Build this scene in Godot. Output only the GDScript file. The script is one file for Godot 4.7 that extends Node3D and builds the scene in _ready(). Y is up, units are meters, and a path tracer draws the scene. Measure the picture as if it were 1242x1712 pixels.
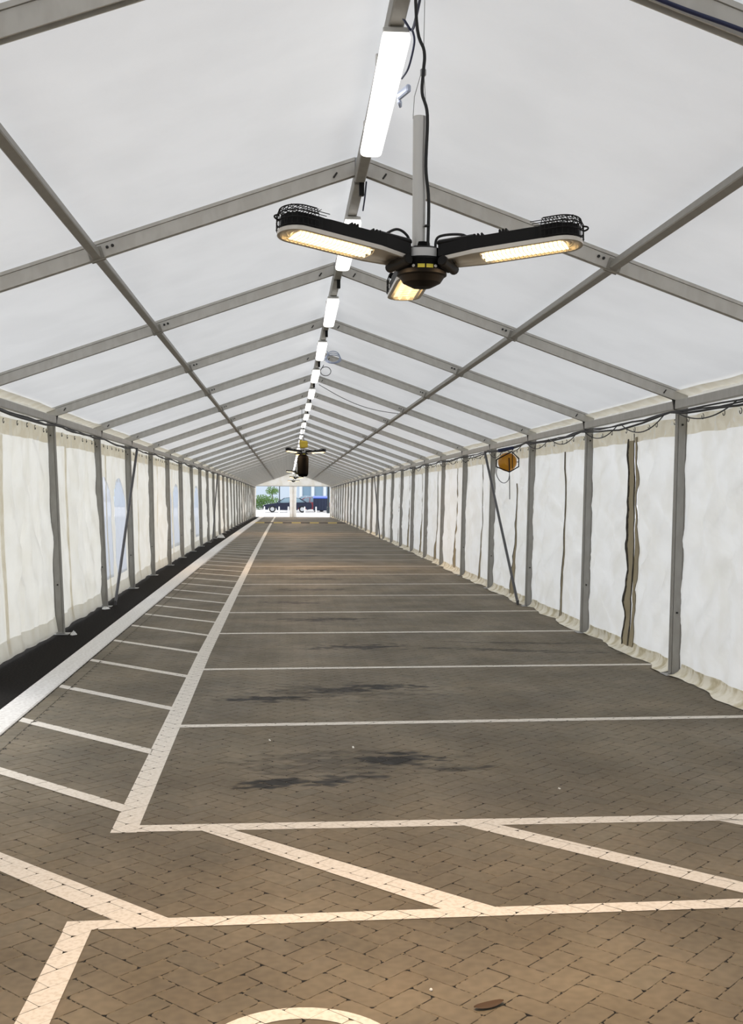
extends Node3D
# A long white frame tent over a block-paved car park. x to the right, y up, the tunnel runs along -z; d = -z.

const BAY := 3.0
const D0 := 3.62          # first arch
const ARCHES := 29        # arches 0..28
const FIRST_BAY := -3
const RIDGE := 3.46       # underside of the rafters at the ridge
const EAVE := 2.403       # underside of the rafters at the eave
const HALF := 3.035
const SLOPE := (RIDGE - EAVE) / 3.0

var M := {}
var used := {}
var rng := RandomNumberGenerator.new()
var noise := FastNoiseLite.new()
var noise2 := FastNoiseLite.new()


# ------------------------------------------------------------------ mesh collector
class MB:
	var V := PackedVector3Array()
	var N := PackedVector3Array()
	var U := PackedVector2Array()
	var C := PackedColorArray()
	var I := PackedInt32Array()
	var with_uv := false
	var with_color := false

	func tri(a: Vector3, b: Vector3, c: Vector3, out: Vector3) -> void:
		var n := (b - a).cross(c - a)
		if n.length_squared() < 1e-18:
			return
		n = n.normalized()
		if n.dot(out) < 0.0:
			n = -n
			var t := b
			b = c
			c = t
		var k := V.size()
		V.append_array([a, b, c])
		N.append_array([n, n, n])
		I.append_array([k, k + 2, k + 1])

	func quad(a: Vector3, b: Vector3, c: Vector3, d: Vector3, out: Vector3) -> void:
		var n := (b - a).cross(d - a) + (d - c).cross(b - c)
		if n.length_squared() < 1e-18:
			return
		n = n.normalized()
		var k := V.size()
		if n.dot(out) < 0.0:
			n = -n
			V.append_array([a, d, c, b])
		else:
			V.append_array([a, b, c, d])
		N.append_array([n, n, n, n])
		I.append_array([k, k + 2, k + 1, k, k + 3, k + 2])

	func box(t: Transform3D, size: Vector3, bevel := 0.0) -> void:
		var h := size * 0.5
		var e: float = min(bevel, min(h.x, min(h.y, h.z)) * 0.9)
		var p := func(s: Vector3, ax: int) -> Vector3:
			var q := Vector3(s.x * (h.x - e), s.y * (h.y - e), s.z * (h.z - e))
			q[ax] = s[ax] * h[ax]
			return t * q
		for ax in 3:
			var b := (ax + 1) % 3
			var c := (ax + 2) % 3
			for sg: float in [-1.0, 1.0]:
				var s := [Vector3.ZERO, Vector3.ZERO, Vector3.ZERO, Vector3.ZERO]
				var uv := [[-1, -1], [1, -1], [1, 1], [-1, 1]]
				for i in 4:
					s[i][ax] = sg
					s[i][b] = uv[i][0]
					s[i][c] = uv[i][1]
				var o := Vector3.ZERO
				o[ax] = sg
				quad(p.call(s[0], ax), p.call(s[1], ax), p.call(s[2], ax), p.call(s[3], ax), t.basis * o)
		if e <= 0.0:
			return
		for ax in 3:
			var b := (ax + 1) % 3
			var c := (ax + 2) % 3
			for sb: float in [-1.0, 1.0]:
				for sc: float in [-1.0, 1.0]:
					var s0 := Vector3.ZERO
					s0[b] = sb
					s0[c] = sc
					var s1 := s0
					s0[ax] = -1.0
					s1[ax] = 1.0
					var o := Vector3.ZERO
					o[b] = sb
					o[c] = sc
					quad(p.call(s0, b), p.call(s1, b), p.call(s1, c), p.call(s0, c), t.basis * o)
		for sx: float in [-1.0, 1.0]:
			for sy: float in [-1.0, 1.0]:
				for sz: float in [-1.0, 1.0]:
					var s := Vector3(sx, sy, sz)
					tri(p.call(s, 0), p.call(s, 1), p.call(s, 2), t.basis * s)

	# a bar of rectangular section w (across) x h (towards up) from a to b
	func bar(a: Vector3, b: Vector3, w: float, h: float, up := Vector3.UP, bevel := 0.0) -> void:
		var z := (b - a).normalized()
		var x := up.cross(z).normalized()
		var y := z.cross(x)
		box(Transform3D(Basis(x, y, z), (a + b) * 0.5), Vector3(w, h, a.distance_to(b)), bevel)

	func tube(path: PackedVector3Array, r: float, sides := 8, caps := true) -> void:
		var n := path.size()
		if n < 2:
			return
		var up := Vector3.UP
		var t0 := (path[1] - path[0]).normalized()
		if absf(t0.dot(up)) > 0.9:
			up = Vector3.RIGHT
		var x := up.cross(t0).normalized()
		var k := V.size()
		for i in n:
			var t := (path[mini(i + 1, n - 1)] - path[maxi(i - 1, 0)]).normalized()
			x = (x - t * x.dot(t)).normalized()
			var y := t.cross(x)
			for j in sides:
				var a := TAU * j / sides
				var o := x * cos(a) + y * sin(a)
				V.append(path[i] + o * r)
				N.append(o)
		for i in n - 1:
			for j in sides:
				var a := k + i * sides + j
				var b := k + i * sides + (j + 1) % sides
				var c := b + sides
				var d := a + sides
				I.append_array([a, c, b, a, d, c])
		if caps:
			for e in [0, n - 1]:
				var out := (path[0] - path[1]) if e == 0 else (path[n - 1] - path[n - 2])
				for j in range(1, sides - 1):
					tri(V[k + e * sides], V[k + e * sides + j], V[k + e * sides + j + 1], out)

	# profile of (radius, height) turned about the y axis of t
	func lathe(profile: Array, t: Transform3D, seg := 20) -> void:
		for i in profile.size() - 1:
			var p: Vector2 = profile[i]
			var q: Vector2 = profile[i + 1]
			if p.distance_to(q) < 1e-7:
				continue
			var dn := Vector2(q.y - p.y, -(q.x - p.x)).normalized()
			var k := V.size()
			for j in seg + 1:
				var a := TAU * j / seg
				var c := Vector3(cos(a), 0, sin(a))
				V.append(t * (c * p.x + Vector3.UP * p.y))
				V.append(t * (c * q.x + Vector3.UP * q.y))
				var nn := (t.basis * (c * dn.x + Vector3.UP * dn.y)).normalized()
				N.append(nn)
				N.append(nn)
			for j in seg:
				var a := k + j * 2
				I.append_array([a, a + 2, a + 1, a + 1, a + 2, a + 3])

	# polygon in the xy plane of t, from z0 to z1
	func prism(poly: PackedVector2Array, t: Transform3D, z0: float, z1: float) -> void:
		if Geometry2D.is_polygon_clockwise(poly):
			poly.reverse()
		var n := poly.size()
		for i in n:
			var a := poly[i]
			var b := poly[(i + 1) % n]
			var o := t.basis * Vector3(b.y - a.y, a.x - b.x, 0)
			quad(t * Vector3(a.x, a.y, z0), t * Vector3(b.x, b.y, z0), t * Vector3(b.x, b.y, z1), t * Vector3(a.x, a.y, z1), o)
		var f := Geometry2D.triangulate_polygon(poly)
		for i in range(0, f.size(), 3):
			for z: float in [z0, z1]:
				tri(t * Vector3(poly[f[i]].x, poly[f[i]].y, z), t * Vector3(poly[f[i + 1]].x, poly[f[i + 1]].y, z), t * Vector3(poly[f[i + 2]].x, poly[f[i + 2]].y, z), t.basis * Vector3(0, 0, signf(z - (z0 + z1) * 0.5)))

	# smooth sheet: point(i, j); cells where skip(i, j) is true stay open
	func sheet(nx: int, ny: int, point: Callable, out: Vector3, skip: Variant = null) -> void:
		var k := V.size()
		for j in ny + 1:
			for i in nx + 1:
				V.append(point.call(i, j))
		for j in ny + 1:
			for i in nx + 1:
				var dx := V[k + j * (nx + 1) + mini(i + 1, nx)] - V[k + j * (nx + 1) + maxi(i - 1, 0)]
				var dy := V[k + mini(j + 1, ny) * (nx + 1) + i] - V[k + maxi(j - 1, 0) * (nx + 1) + i]
				var n := dx.cross(dy).normalized()
				N.append(n if n.dot(out) >= 0.0 else -n)
		for j in ny:
			for i in nx:
				if skip != null and skip.call(i, j):
					continue
				var a := k + j * (nx + 1) + i
				var b := a + 1
				var c := b + nx + 1
				var d := a + nx + 1
				var n := (V[b] - V[a]).cross(V[d] - V[a])
				if n.dot(out) >= 0.0:
					I.append_array([a, c, b, a, d, c])
				else:
					I.append_array([a, b, c, a, c, d])

	func mesh(m: Material) -> ArrayMesh:
		var arr := []
		arr.resize(Mesh.ARRAY_MAX)
		arr[Mesh.ARRAY_VERTEX] = V
		arr[Mesh.ARRAY_NORMAL] = N
		if with_uv:
			arr[Mesh.ARRAY_TEX_UV] = U
		if with_color:
			arr[Mesh.ARRAY_COLOR] = C
		arr[Mesh.ARRAY_INDEX] = I
		var out := ArrayMesh.new()
		out.add_surface_from_arrays(Mesh.PRIMITIVE_TRIANGLES, arr)
		out.surface_set_material(0, m)
		return out


# ------------------------------------------------------------------ scene helpers
func numbered(called: String) -> String:
	var k: int = used.get(called, 0)
	used[called] = k + 1
	return called if k == 0 else "%s_%03d" % [called, k]

func put(mb: MB, called: String, m: Material, parent: Node = null) -> MeshInstance3D:
	return put_mesh(mb.mesh(m), called, parent)

func put_mesh(mesh: Mesh, called: String, parent: Node = null) -> MeshInstance3D:
	var o := MeshInstance3D.new()
	o.mesh = mesh
	if parent == null or parent == self:
		o.name = numbered(called)
		add_child(o, true)
	else:
		o.name = called
		parent.add_child(o, true)
	return o

func thing(called: String, label: String, category: String, group := "", at := Vector3.ZERO) -> Node3D:
	var o := Node3D.new()
	o.name = numbered(called)
	add_child(o, true)
	o.position = at
	return tag(o, label, category, group)

func tag(o: Node, label: String, category: String, group := "", kind := "") -> Node:
	o.set_meta("label", label)
	o.set_meta("category", category)
	if group:
		o.set_meta("group", group)
	if kind:
		o.set_meta("kind", kind)
	return o

func node(called: String, parent: Node) -> Node3D:
	var o := Node3D.new()
	o.name = called
	parent.add_child(o, true)
	return o

func lin(r: float, g: float, b: float, a := 1.0) -> Color:
	var c := Color(r, g, b).linear_to_srgb()
	c.a = a
	return c

func mat(called: String, r: float, g: float, b: float, rough := 0.7, metal := 0.0) -> StandardMaterial3D:
	var m := StandardMaterial3D.new()
	m.resource_name = called
	m.albedo_color = lin(r, g, b)
	m.roughness = rough
	m.metallic = metal
	m.cull_mode = BaseMaterial3D.CULL_DISABLED
	M[called] = m
	return m

func noise_tex(frequency: float, low: Color, high: Color, seed_ := 1, size := 512, octaves := 4, lo := 0.0, hi := 1.0) -> NoiseTexture2D:
	var f := FastNoiseLite.new()
	f.seed = seed_
	f.frequency = frequency
	f.fractal_octaves = octaves
	var t := NoiseTexture2D.new()
	t.width = size
	t.height = size
	t.seamless = true
	t.noise = f
	var g := Gradient.new()
	g.offsets = PackedFloat32Array([lo, hi])
	g.colors = PackedColorArray([low, high])
	t.color_ramp = g
	return t

func gy(d: float) -> float:
	return -0.00005 * pow(clampf(d, 0.0, 88.0), 2.0)

func P(x: float, y: float, d: float) -> Vector3:
	return Vector3(x, y + gy(d), -d)

func arch_d(k: float) -> float:
	return D0 + BAY * k

func ordinal(n: int) -> String:
	var w := ["first", "second", "third", "fourth", "fifth", "sixth", "seventh", "eighth", "ninth", "tenth", "eleventh", "twelfth"]
	if n <= 12:
		return w[n - 1]
	var s := "th"
	if n % 10 == 1 and n != 11: s = "st"
	if n % 10 == 2 and n != 12: s = "nd"
	if n % 10 == 3 and n != 13: s = "rd"
	return "%d%s" % [n, s]

func base_x(side: int, k: float) -> float:
	if side > 0:
		return 2.99
	var j := int(round(k))
	return -2.92 if j == 3 or j == 4 else (-2.955 if j == 2 or j == 5 else -2.975)


# ------------------------------------------------------------------ build
func _ready() -> void:
	rng.seed = 7
	noise.seed = 3
	noise.frequency = 1.0
	noise.fractal_octaves = 3
	noise2.seed = 11
	noise2.frequency = 1.0
	noise2.fractal_type = FastNoiseLite.FRACTAL_NONE
	camera()
	daylight()
	materials()
	floor_and_paint()
	roof()
	walls()
	end_wall()
	frames()
	purlins()
	lamps()
	heaters()
	cables()
	eave_lamp()
	small_things()
	outside()


func camera() -> void:
	var f := 1872.86
	var pitch := -0.0176
	var yaw := 0.0747
	var roll := 0.0062
	var right := Vector3(cos(yaw), 0, sin(yaw))
	var ahead := Vector3(sin(yaw), 0, -cos(yaw))
	var fwd := ahead * cos(pitch) + Vector3.UP * sin(pitch)
	var up := Vector3.UP * cos(pitch) - ahead * sin(pitch)
	var r2 := right * cos(roll) + up * sin(roll)
	var u2 := -right * sin(roll) + up * cos(roll)
	var c := Camera3D.new()
	c.name = "camera"
	c.transform = Transform3D(Basis(r2, u2, -fwd), Vector3(-0.4132, 1.587, 0))
	c.fov = rad_to_deg(2.0 * atan(856.0 / f))
	c.near = 0.05
	c.far = 500.0
	add_child(c)
	c.current = true


func daylight() -> void:
	# bright overcast daylight, which comes in through the translucent fabric
	var sky_mat := ProceduralSkyMaterial.new()
	sky_mat.sky_top_color = lin(0.92, 0.96, 1.02)
	sky_mat.sky_horizon_color = lin(0.92, 0.96, 1.02)
	sky_mat.ground_horizon_color = lin(0.5, 0.5, 0.5)
	sky_mat.ground_bottom_color = lin(0.4, 0.4, 0.4)
	sky_mat.energy_multiplier = 1.50
	var sky := Sky.new()
	sky.sky_material = sky_mat
	var e := Environment.new()
	e.background_mode = Environment.BG_SKY
	e.sky = sky
	e.tonemap_mode = Environment.TONE_MAPPER_LINEAR
	e.tonemap_exposure = 1.0
	e.sdfgi_enabled = true
	e.ssao_enabled = true
	e.ssil_enabled = true
	var w := WorldEnvironment.new()
	w.name = "daylight"
	w.environment = e
	add_child(w)
	# the sun behind thin cloud, ahead and to the left
	var sun := DirectionalLight3D.new()
	sun.name = "hazy_sun"
	sun.light_color = Color(1.0, 0.985, 0.96)
	sun.light_energy = 0.50
	sun.light_angular_distance = 25.0
	sun.shadow_enabled = true
	sun.sky_mode = DirectionalLight3D.SKY_MODE_LIGHT_ONLY
	add_child(sun)
	sun.look_at_from_position(Vector3(-0.55, 0.85, -0.60), Vector3.ZERO, Vector3.UP)


func materials() -> void:
	var m := mat("roof_fabric", 0.88, 0.88, 0.88, 0.55)
	m.backlight_enabled = true
	m.backlight = lin(0.596, 0.600, 0.606)
	m.albedo_texture = noise_tex(0.006, Color(0.975, 0.975, 0.975), Color(1, 1, 1), 5, 512, 5, 0.25, 0.7)
	m.uv1_triplanar = true
	m.uv1_world_triplanar = true
	m.uv1_scale = Vector3.ONE * 0.35
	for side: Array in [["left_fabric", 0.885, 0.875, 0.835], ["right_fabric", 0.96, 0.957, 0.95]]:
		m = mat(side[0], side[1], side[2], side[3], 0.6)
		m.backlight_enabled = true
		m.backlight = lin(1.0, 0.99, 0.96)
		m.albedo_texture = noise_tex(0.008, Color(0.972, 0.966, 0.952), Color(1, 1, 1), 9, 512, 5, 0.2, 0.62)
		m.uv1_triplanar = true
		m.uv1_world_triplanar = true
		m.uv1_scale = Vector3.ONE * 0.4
	m = mat("hem_fabric", 0.95, 0.92, 0.845, 0.7)
	m.backlight_enabled = true
	m.backlight = lin(1.0, 0.98, 0.92)
	m.albedo_texture = noise_tex(0.02, Color(0.96, 0.95, 0.93), Color(1, 1, 1), 21, 256, 4, 0.3, 0.65)
	m.uv1_triplanar = true
	m.uv1_world_triplanar = true
	m.uv1_scale = Vector3.ONE * 0.9
	m = mat("skirt_fabric", 0.90, 0.86, 0.74, 0.7)
	m.albedo_texture = noise_tex(0.02, Color(0.82, 0.79, 0.70), Color(1, 1, 1), 23, 256, 4, 0.25, 0.55)
	m.uv1_triplanar = true
	m.uv1_world_triplanar = true
	m.uv1_scale = Vector3.ONE * 1.1
	m = mat("olive_flap", 0.40, 0.34, 0.225, 0.8)
	m = mat("dark_edge", 0.05, 0.042, 0.032, 0.8)
	m = mat("clear_pane", 0.48, 0.53, 0.62, 0.35)
	m.transparency = BaseMaterial3D.TRANSPARENCY_ALPHA
	m.albedo_color.a = 0.72
	m.backlight_enabled = true
	m.backlight = lin(0.60, 0.66, 0.78)
	m = mat("aluminium", 0.55, 0.535, 0.50, 0.5, 0.2)
	m.albedo_texture = noise_tex(0.03, Color(0.965, 0.963, 0.96), Color(1, 1, 1), 31, 256, 4, 0.3, 0.65)
	m.uv1_triplanar = true
	m.uv1_world_triplanar = true
	m.uv1_scale = Vector3(1.4, 0.6, 1.4)
	for v: Array in [["post_metal", 0.33, 0.322, 0.30], ["purlin_metal", 0.27, 0.257, 0.228], ["eave_metal", 0.43, 0.42, 0.395]]:
		var pmat: StandardMaterial3D = m.duplicate()
		pmat.resource_name = v[0]
		pmat.albedo_color = lin(v[1], v[2], v[3])
		M[v[0]] = pmat
	mat("brace_metal", 0.10, 0.10, 0.105, 0.45, 0.5)
	mat("steel", 0.36, 0.36, 0.36, 0.4, 0.7)
	mat("galvanised", 0.62, 0.61, 0.59, 0.42, 0.5)
	mat("black_steel", 0.009, 0.0085, 0.0085, 0.5, 0.0)
	M.black_steel.metallic_specular = 0.3
	mat("black_rubber", 0.012, 0.012, 0.013, 0.6)
	mat("blue_cable", 0.012, 0.02, 0.07, 0.5)
	mat("pale_blue_cable", 0.36, 0.41, 0.54, 0.5)
	mat("grey_cable", 0.12, 0.12, 0.13, 0.5)
	mat("bolt_black", 0.015, 0.014, 0.012, 0.6)
	mat("trim_metal", 0.62, 0.58, 0.52, 0.28, 0.85)
	mat("label_silver", 0.6, 0.6, 0.6, 0.4, 0.3)
	mat("label_yellow", 0.62, 0.55, 0.06, 0.6)
	mat("lamp_housing", 0.6, 0.6, 0.58, 0.5)
	m = mat("batten_glow", 0.9, 0.9, 0.9, 0.5)
	m.emission_enabled = true
	m.emission = Color(1.0, 0.99, 0.97)
	m.emission_energy_multiplier = 1.7
	m = mat("heater_glow", 0.9, 0.8, 0.6, 0.4)
	m.emission_enabled = true
	m.emission = Color(1.0, 0.88, 0.66)
	m.emission_energy_multiplier = 3.0
	m = mat("paint_white", 0.76, 0.715, 0.645, 0.65)
	m.albedo_texture = noise_tex(0.06, Color(0.94, 0.93, 0.915), Color(1, 1, 1), 41, 512, 5, 0.25, 0.55)
	m.uv1_triplanar = true
	m.uv1_world_triplanar = true
	m.uv1_scale = Vector3.ONE * 1.2
	m = mat("kerb_stone", 0.82, 0.80, 0.77, 0.7)
	m.albedo_texture = noise_tex(0.06, Color(0.93, 0.925, 0.92), Color(1, 1, 1), 43, 512, 5, 0.3, 0.6)
	m.uv1_triplanar = true
	m.uv1_world_triplanar = true
	m.uv1_scale = Vector3.ONE * 0.8
	m = mat("asphalt", 0.016, 0.0135, 0.0115, 0.9)
	m.metallic_specular = 0.2
	m.albedo_texture = noise_tex(0.05, Color(0.65, 0.65, 0.65), Color(1, 1, 1), 47, 512, 5, 0.3, 0.7)
	m.uv1_triplanar = true
	m.uv1_world_triplanar = true
	m.uv1_scale = Vector3.ONE * 1.5
	m = mat("joint_sand", 0.185, 0.153, 0.105, 0.95)
	m.albedo_texture = noise_tex(0.045, Color(0.07, 0.06, 0.045), Color(1, 1, 1), 53, 512, 3, 0.47, 0.57)
	m.uv1_triplanar = true
	m.uv1_world_triplanar = true
	m.uv1_scale = Vector3.ONE * 1.3
	mat("yard", 0.68, 0.67, 0.66, 0.9)
	mat("hump_yellow", 0.42, 0.34, 0.10, 0.7)
	mat("hump_black", 0.03, 0.03, 0.03, 0.8)
	mat("litter_white", 0.8, 0.8, 0.78, 0.8)
	mat("litter_brown", 0.07, 0.04, 0.02, 0.9)


# ------------------------------------------------------------------ floor
const BW := 0.096          # brick module
const BRICK_FAR := 24.0
const HERRING_LEFT := -2.15
const FLOOR_RIGHT := 3.10

func stain_amount(x: float, d: float) -> float:
	# oil and tyre marks in the middle of each parking bay: [x, d, half length, half width, turn, strength]
	var best := 0.0
	for s: Array in stains:
		var dx: float = x - s[0]
		var dd: float = d - s[1]
		if absf(dx) > s[2] * 1.6 or absf(dd) > s[2] * 1.2 + 0.4:
			continue
		var a: float = s[4]
		var u: float = (dx * cos(a) + dd * sin(a)) / s[2]
		var v: float = (-dx * sin(a) + dd * cos(a)) / s[3]
		var r := sqrt(u * u + v * v)
		var n := noise.get_noise_2d(x * 2.6 + s[1], d * 7.0) * 1.2 + noise2.get_noise_2d(x * 11.0, d * 14.0) * 0.35
		best = maxf(best, clampf((1.0 - r + n * 0.9) * 1.8, 0.0, 1.0) * s[5])
	return best

var stains := [
	[-0.42, 6.10, 0.34, 0.10, 0.05, 0.75], [-0.02, 6.22, 0.22, 0.07, 0.2, 0.55], [0.25, 6.62, 0.26, 0.16, 0.1, 0.72], [0.62, 6.38, 0.22, 0.06, 0.0, 0.45], [-0.1, 6.55, 0.60, 0.30, 0.1, 0.25],
	[-0.50, 8.62, 0.34, 0.12, 0.15, 0.75], [0.02, 8.95, 0.40, 0.14, 0.1, 0.65], [0.42, 9.12, 0.28, 0.12, 0.0, 0.75], [-0.1, 8.9, 0.85, 0.40, 0.1, 0.22],
	[0.30, 11.5, 0.50, 0.20, 0.05, 0.6], [0.10, 14.0, 0.55, 0.22, 0.05, 0.6], [-0.3, 16.2, 0.5, 0.22, 0.0, 0.55], [0.0, 18.4, 0.55, 0.25, 0.0, 0.6], [0.1, 20.7, 0.55, 0.25, 0.0, 0.55], [0.2, 23.0, 0.5, 0.25, 0.0, 0.5],
	[1.9, 11.2, 1.2, 0.10, -0.25, 0.35], [2.1, 11.75, 1.0, 0.08, -0.12, 0.30],
]

func paving_texture() -> ImageTexture:
	var w := 512
	var h := 2048
	var data := PackedByteArray()
	data.resize(w * h * 3)
	var coarse := FastNoiseLite.new()
	coarse.seed = 101
	coarse.frequency = 1.0
	coarse.fractal_octaves = 4
	var k := 0
	for j in h:
		var d := 2.0 + 22.0 * (j + 0.5) / h
		for i in w:
			var x := -3.0 + 6.2 * (i + 0.5) / w
			var v := 0.88 + 0.16 * coarse.get_noise_2d(x * 0.9, d * 0.9) + 0.05 * noise2.get_noise_2d(x * 23.0, d * 23.0)
			var s := stain_amount(x, d)
			v = clampf(v, 0.0, 1.0) * (1.0 - s * 0.95)
			data[k] = int(clampf(v, 0.0, 1.0) * 255.0)
			data[k + 1] = int(clampf(v * (1.0 - 0.02 * s), 0.0, 1.0) * 255.0)
			data[k + 2] = int(clampf(v * (1.0 - 0.05 * s), 0.0, 1.0) * 255.0)
			k += 3
	return ImageTexture.create_from_image(Image.create_from_data(w, h, false, Image.FORMAT_RGB8, data))

func floor_uv(x: float, d: float) -> Vector2:
	return Vector2((x + 3.0) / 6.2, (d - 2.0) / 22.0)

func main_x(d: float) -> float:
	var pts := [[5.2, -1.165], [11.0, -1.222], [29.0, -1.268], [88.0, -1.395]]
	for i in 3:
		if d <= pts[i + 1][0] or i == 2:
			return lerpf(pts[i][1], pts[i + 1][1], (d - pts[i][0]) / (pts[i + 1][0] - pts[i][0]))
	return -1.2

# each: [label, category group, polygon in (x, d)]
func paint_plan() -> Array:
	var out := []
	var poly := PackedVector2Array()
	var ds := [5.245, 8.0, 11.0, 17.0, 29.0, 50.0, 87.4]
	for d: float in ds:
		poly.append(Vector2(main_x(d) - 0.062, d))
	ds.reverse()
	for d: float in ds:
		poly.append(Vector2(main_x(d) + 0.060, d))
	out.append(["long white painted line running the length of the tent beside the hatching", "", poly])
	# lines across the tunnel, between parking bays
	var cross := [5.305, 7.62, 10.06, 12.62, 14.82, 17.24, 19.42, 21.8, 24.2]
	while cross[-1] < 83.0:
		cross.append(cross[-1] + 2.4)
	for i in cross.size():
		var d: float = cross[i]
		var t := 0.052 if i == 0 else 0.045
		var x0 := main_x(d) + 0.05
		var sk := 0.045 if i == 0 else 0.16
		out.append(["white parking bay line across the paving, %s one from the camera" % ordinal(i + 1), "white lines between the parking bays",
			PackedVector2Array([Vector2(x0, d - t), Vector2(3.02, d - t + sk), Vector2(3.02, d + t + sk), Vector2(x0, d + t)])])
	# 45 degree hatching between the kerb and the long line
	var right := [5.64, 6.88, 8.24, 9.68, 11.1, 12.46, 13.72, 14.85, 16.1]
	while right[-1] < 84.0:
		right.append(right[-1] + 1.31)
	for i in right.size():
		var d: float = right[i]
		var x1 := main_x(d) - 0.05
		var run := x1 + 2.252
		out.append(["short slanting white hatch line beside the kerb, %s one from the camera" % ordinal(i + 1), "slanting hatch lines along the kerb",
			PackedVector2Array([Vector2(x1, d - 0.062), Vector2(x1, d + 0.062), Vector2(-2.252, d + run + 0.062), Vector2(-2.252, d + run - 0.062)])])
	# the near box and the hatching in front of it
	out.append(["white painted line across the paving nearest the camera, top of a bay", "", PackedVector2Array([Vector2(-1.215, 4.078), Vector2(-1.215, 4.166), Vector2(3.02, 4.305), Vector2(3.02, 4.213)])])
	out.append(["white painted line at the lower left corner of the nearest bay", "", PackedVector2Array([Vector2(-1.225, 1.6), Vector2(-1.112, 1.6), Vector2(-1.112, 4.085), Vector2(-1.212, 4.085)])])
	out.append(["slanting white line between the two nearest cross lines, beside the corner", "", PackedVector2Array([Vector2(-0.85, 5.30), Vector2(-0.66, 5.258), Vector2(0.42, 4.185), Vector2(0.225, 4.16)])])
	out.append(["slanting white line between the two nearest cross lines, under the heater's right arm", "", PackedVector2Array([Vector2(0.40, 5.30), Vector2(0.60, 5.28), Vector2(1.67, 4.22), Vector2(1.50, 4.22)])])
	out.append(["slanting white line cut off by the right edge of the picture", "", PackedVector2Array([Vector2(1.66, 5.31), Vector2(1.86, 5.31), Vector2(2.93, 4.27), Vector2(2.76, 4.26)])])
	out.append(["slanting white line meeting the nearest bay's corner from the left", "", PackedVector2Array([Vector2(-0.84, 4.172), Vector2(-1.045, 4.165), Vector2(-2.15, 5.31), Vector2(-2.15, 5.475)])])
	var arc := PackedVector2Array()
	for i in 25:
		var a := PI * i / 24.0
		arc.append(Vector2(-0.371 + 0.30 * cos(a), 3.126 + 0.30 * sin(a)))
	for i in 25:
		var a := PI * (24 - i) / 24.0
		arc.append(Vector2(-0.371 + 0.225 * cos(a), 3.126 + 0.225 * sin(a)))
	out.append(["curved white painted mark cut off by the bottom of the picture", "", arc])
	return out

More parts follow.
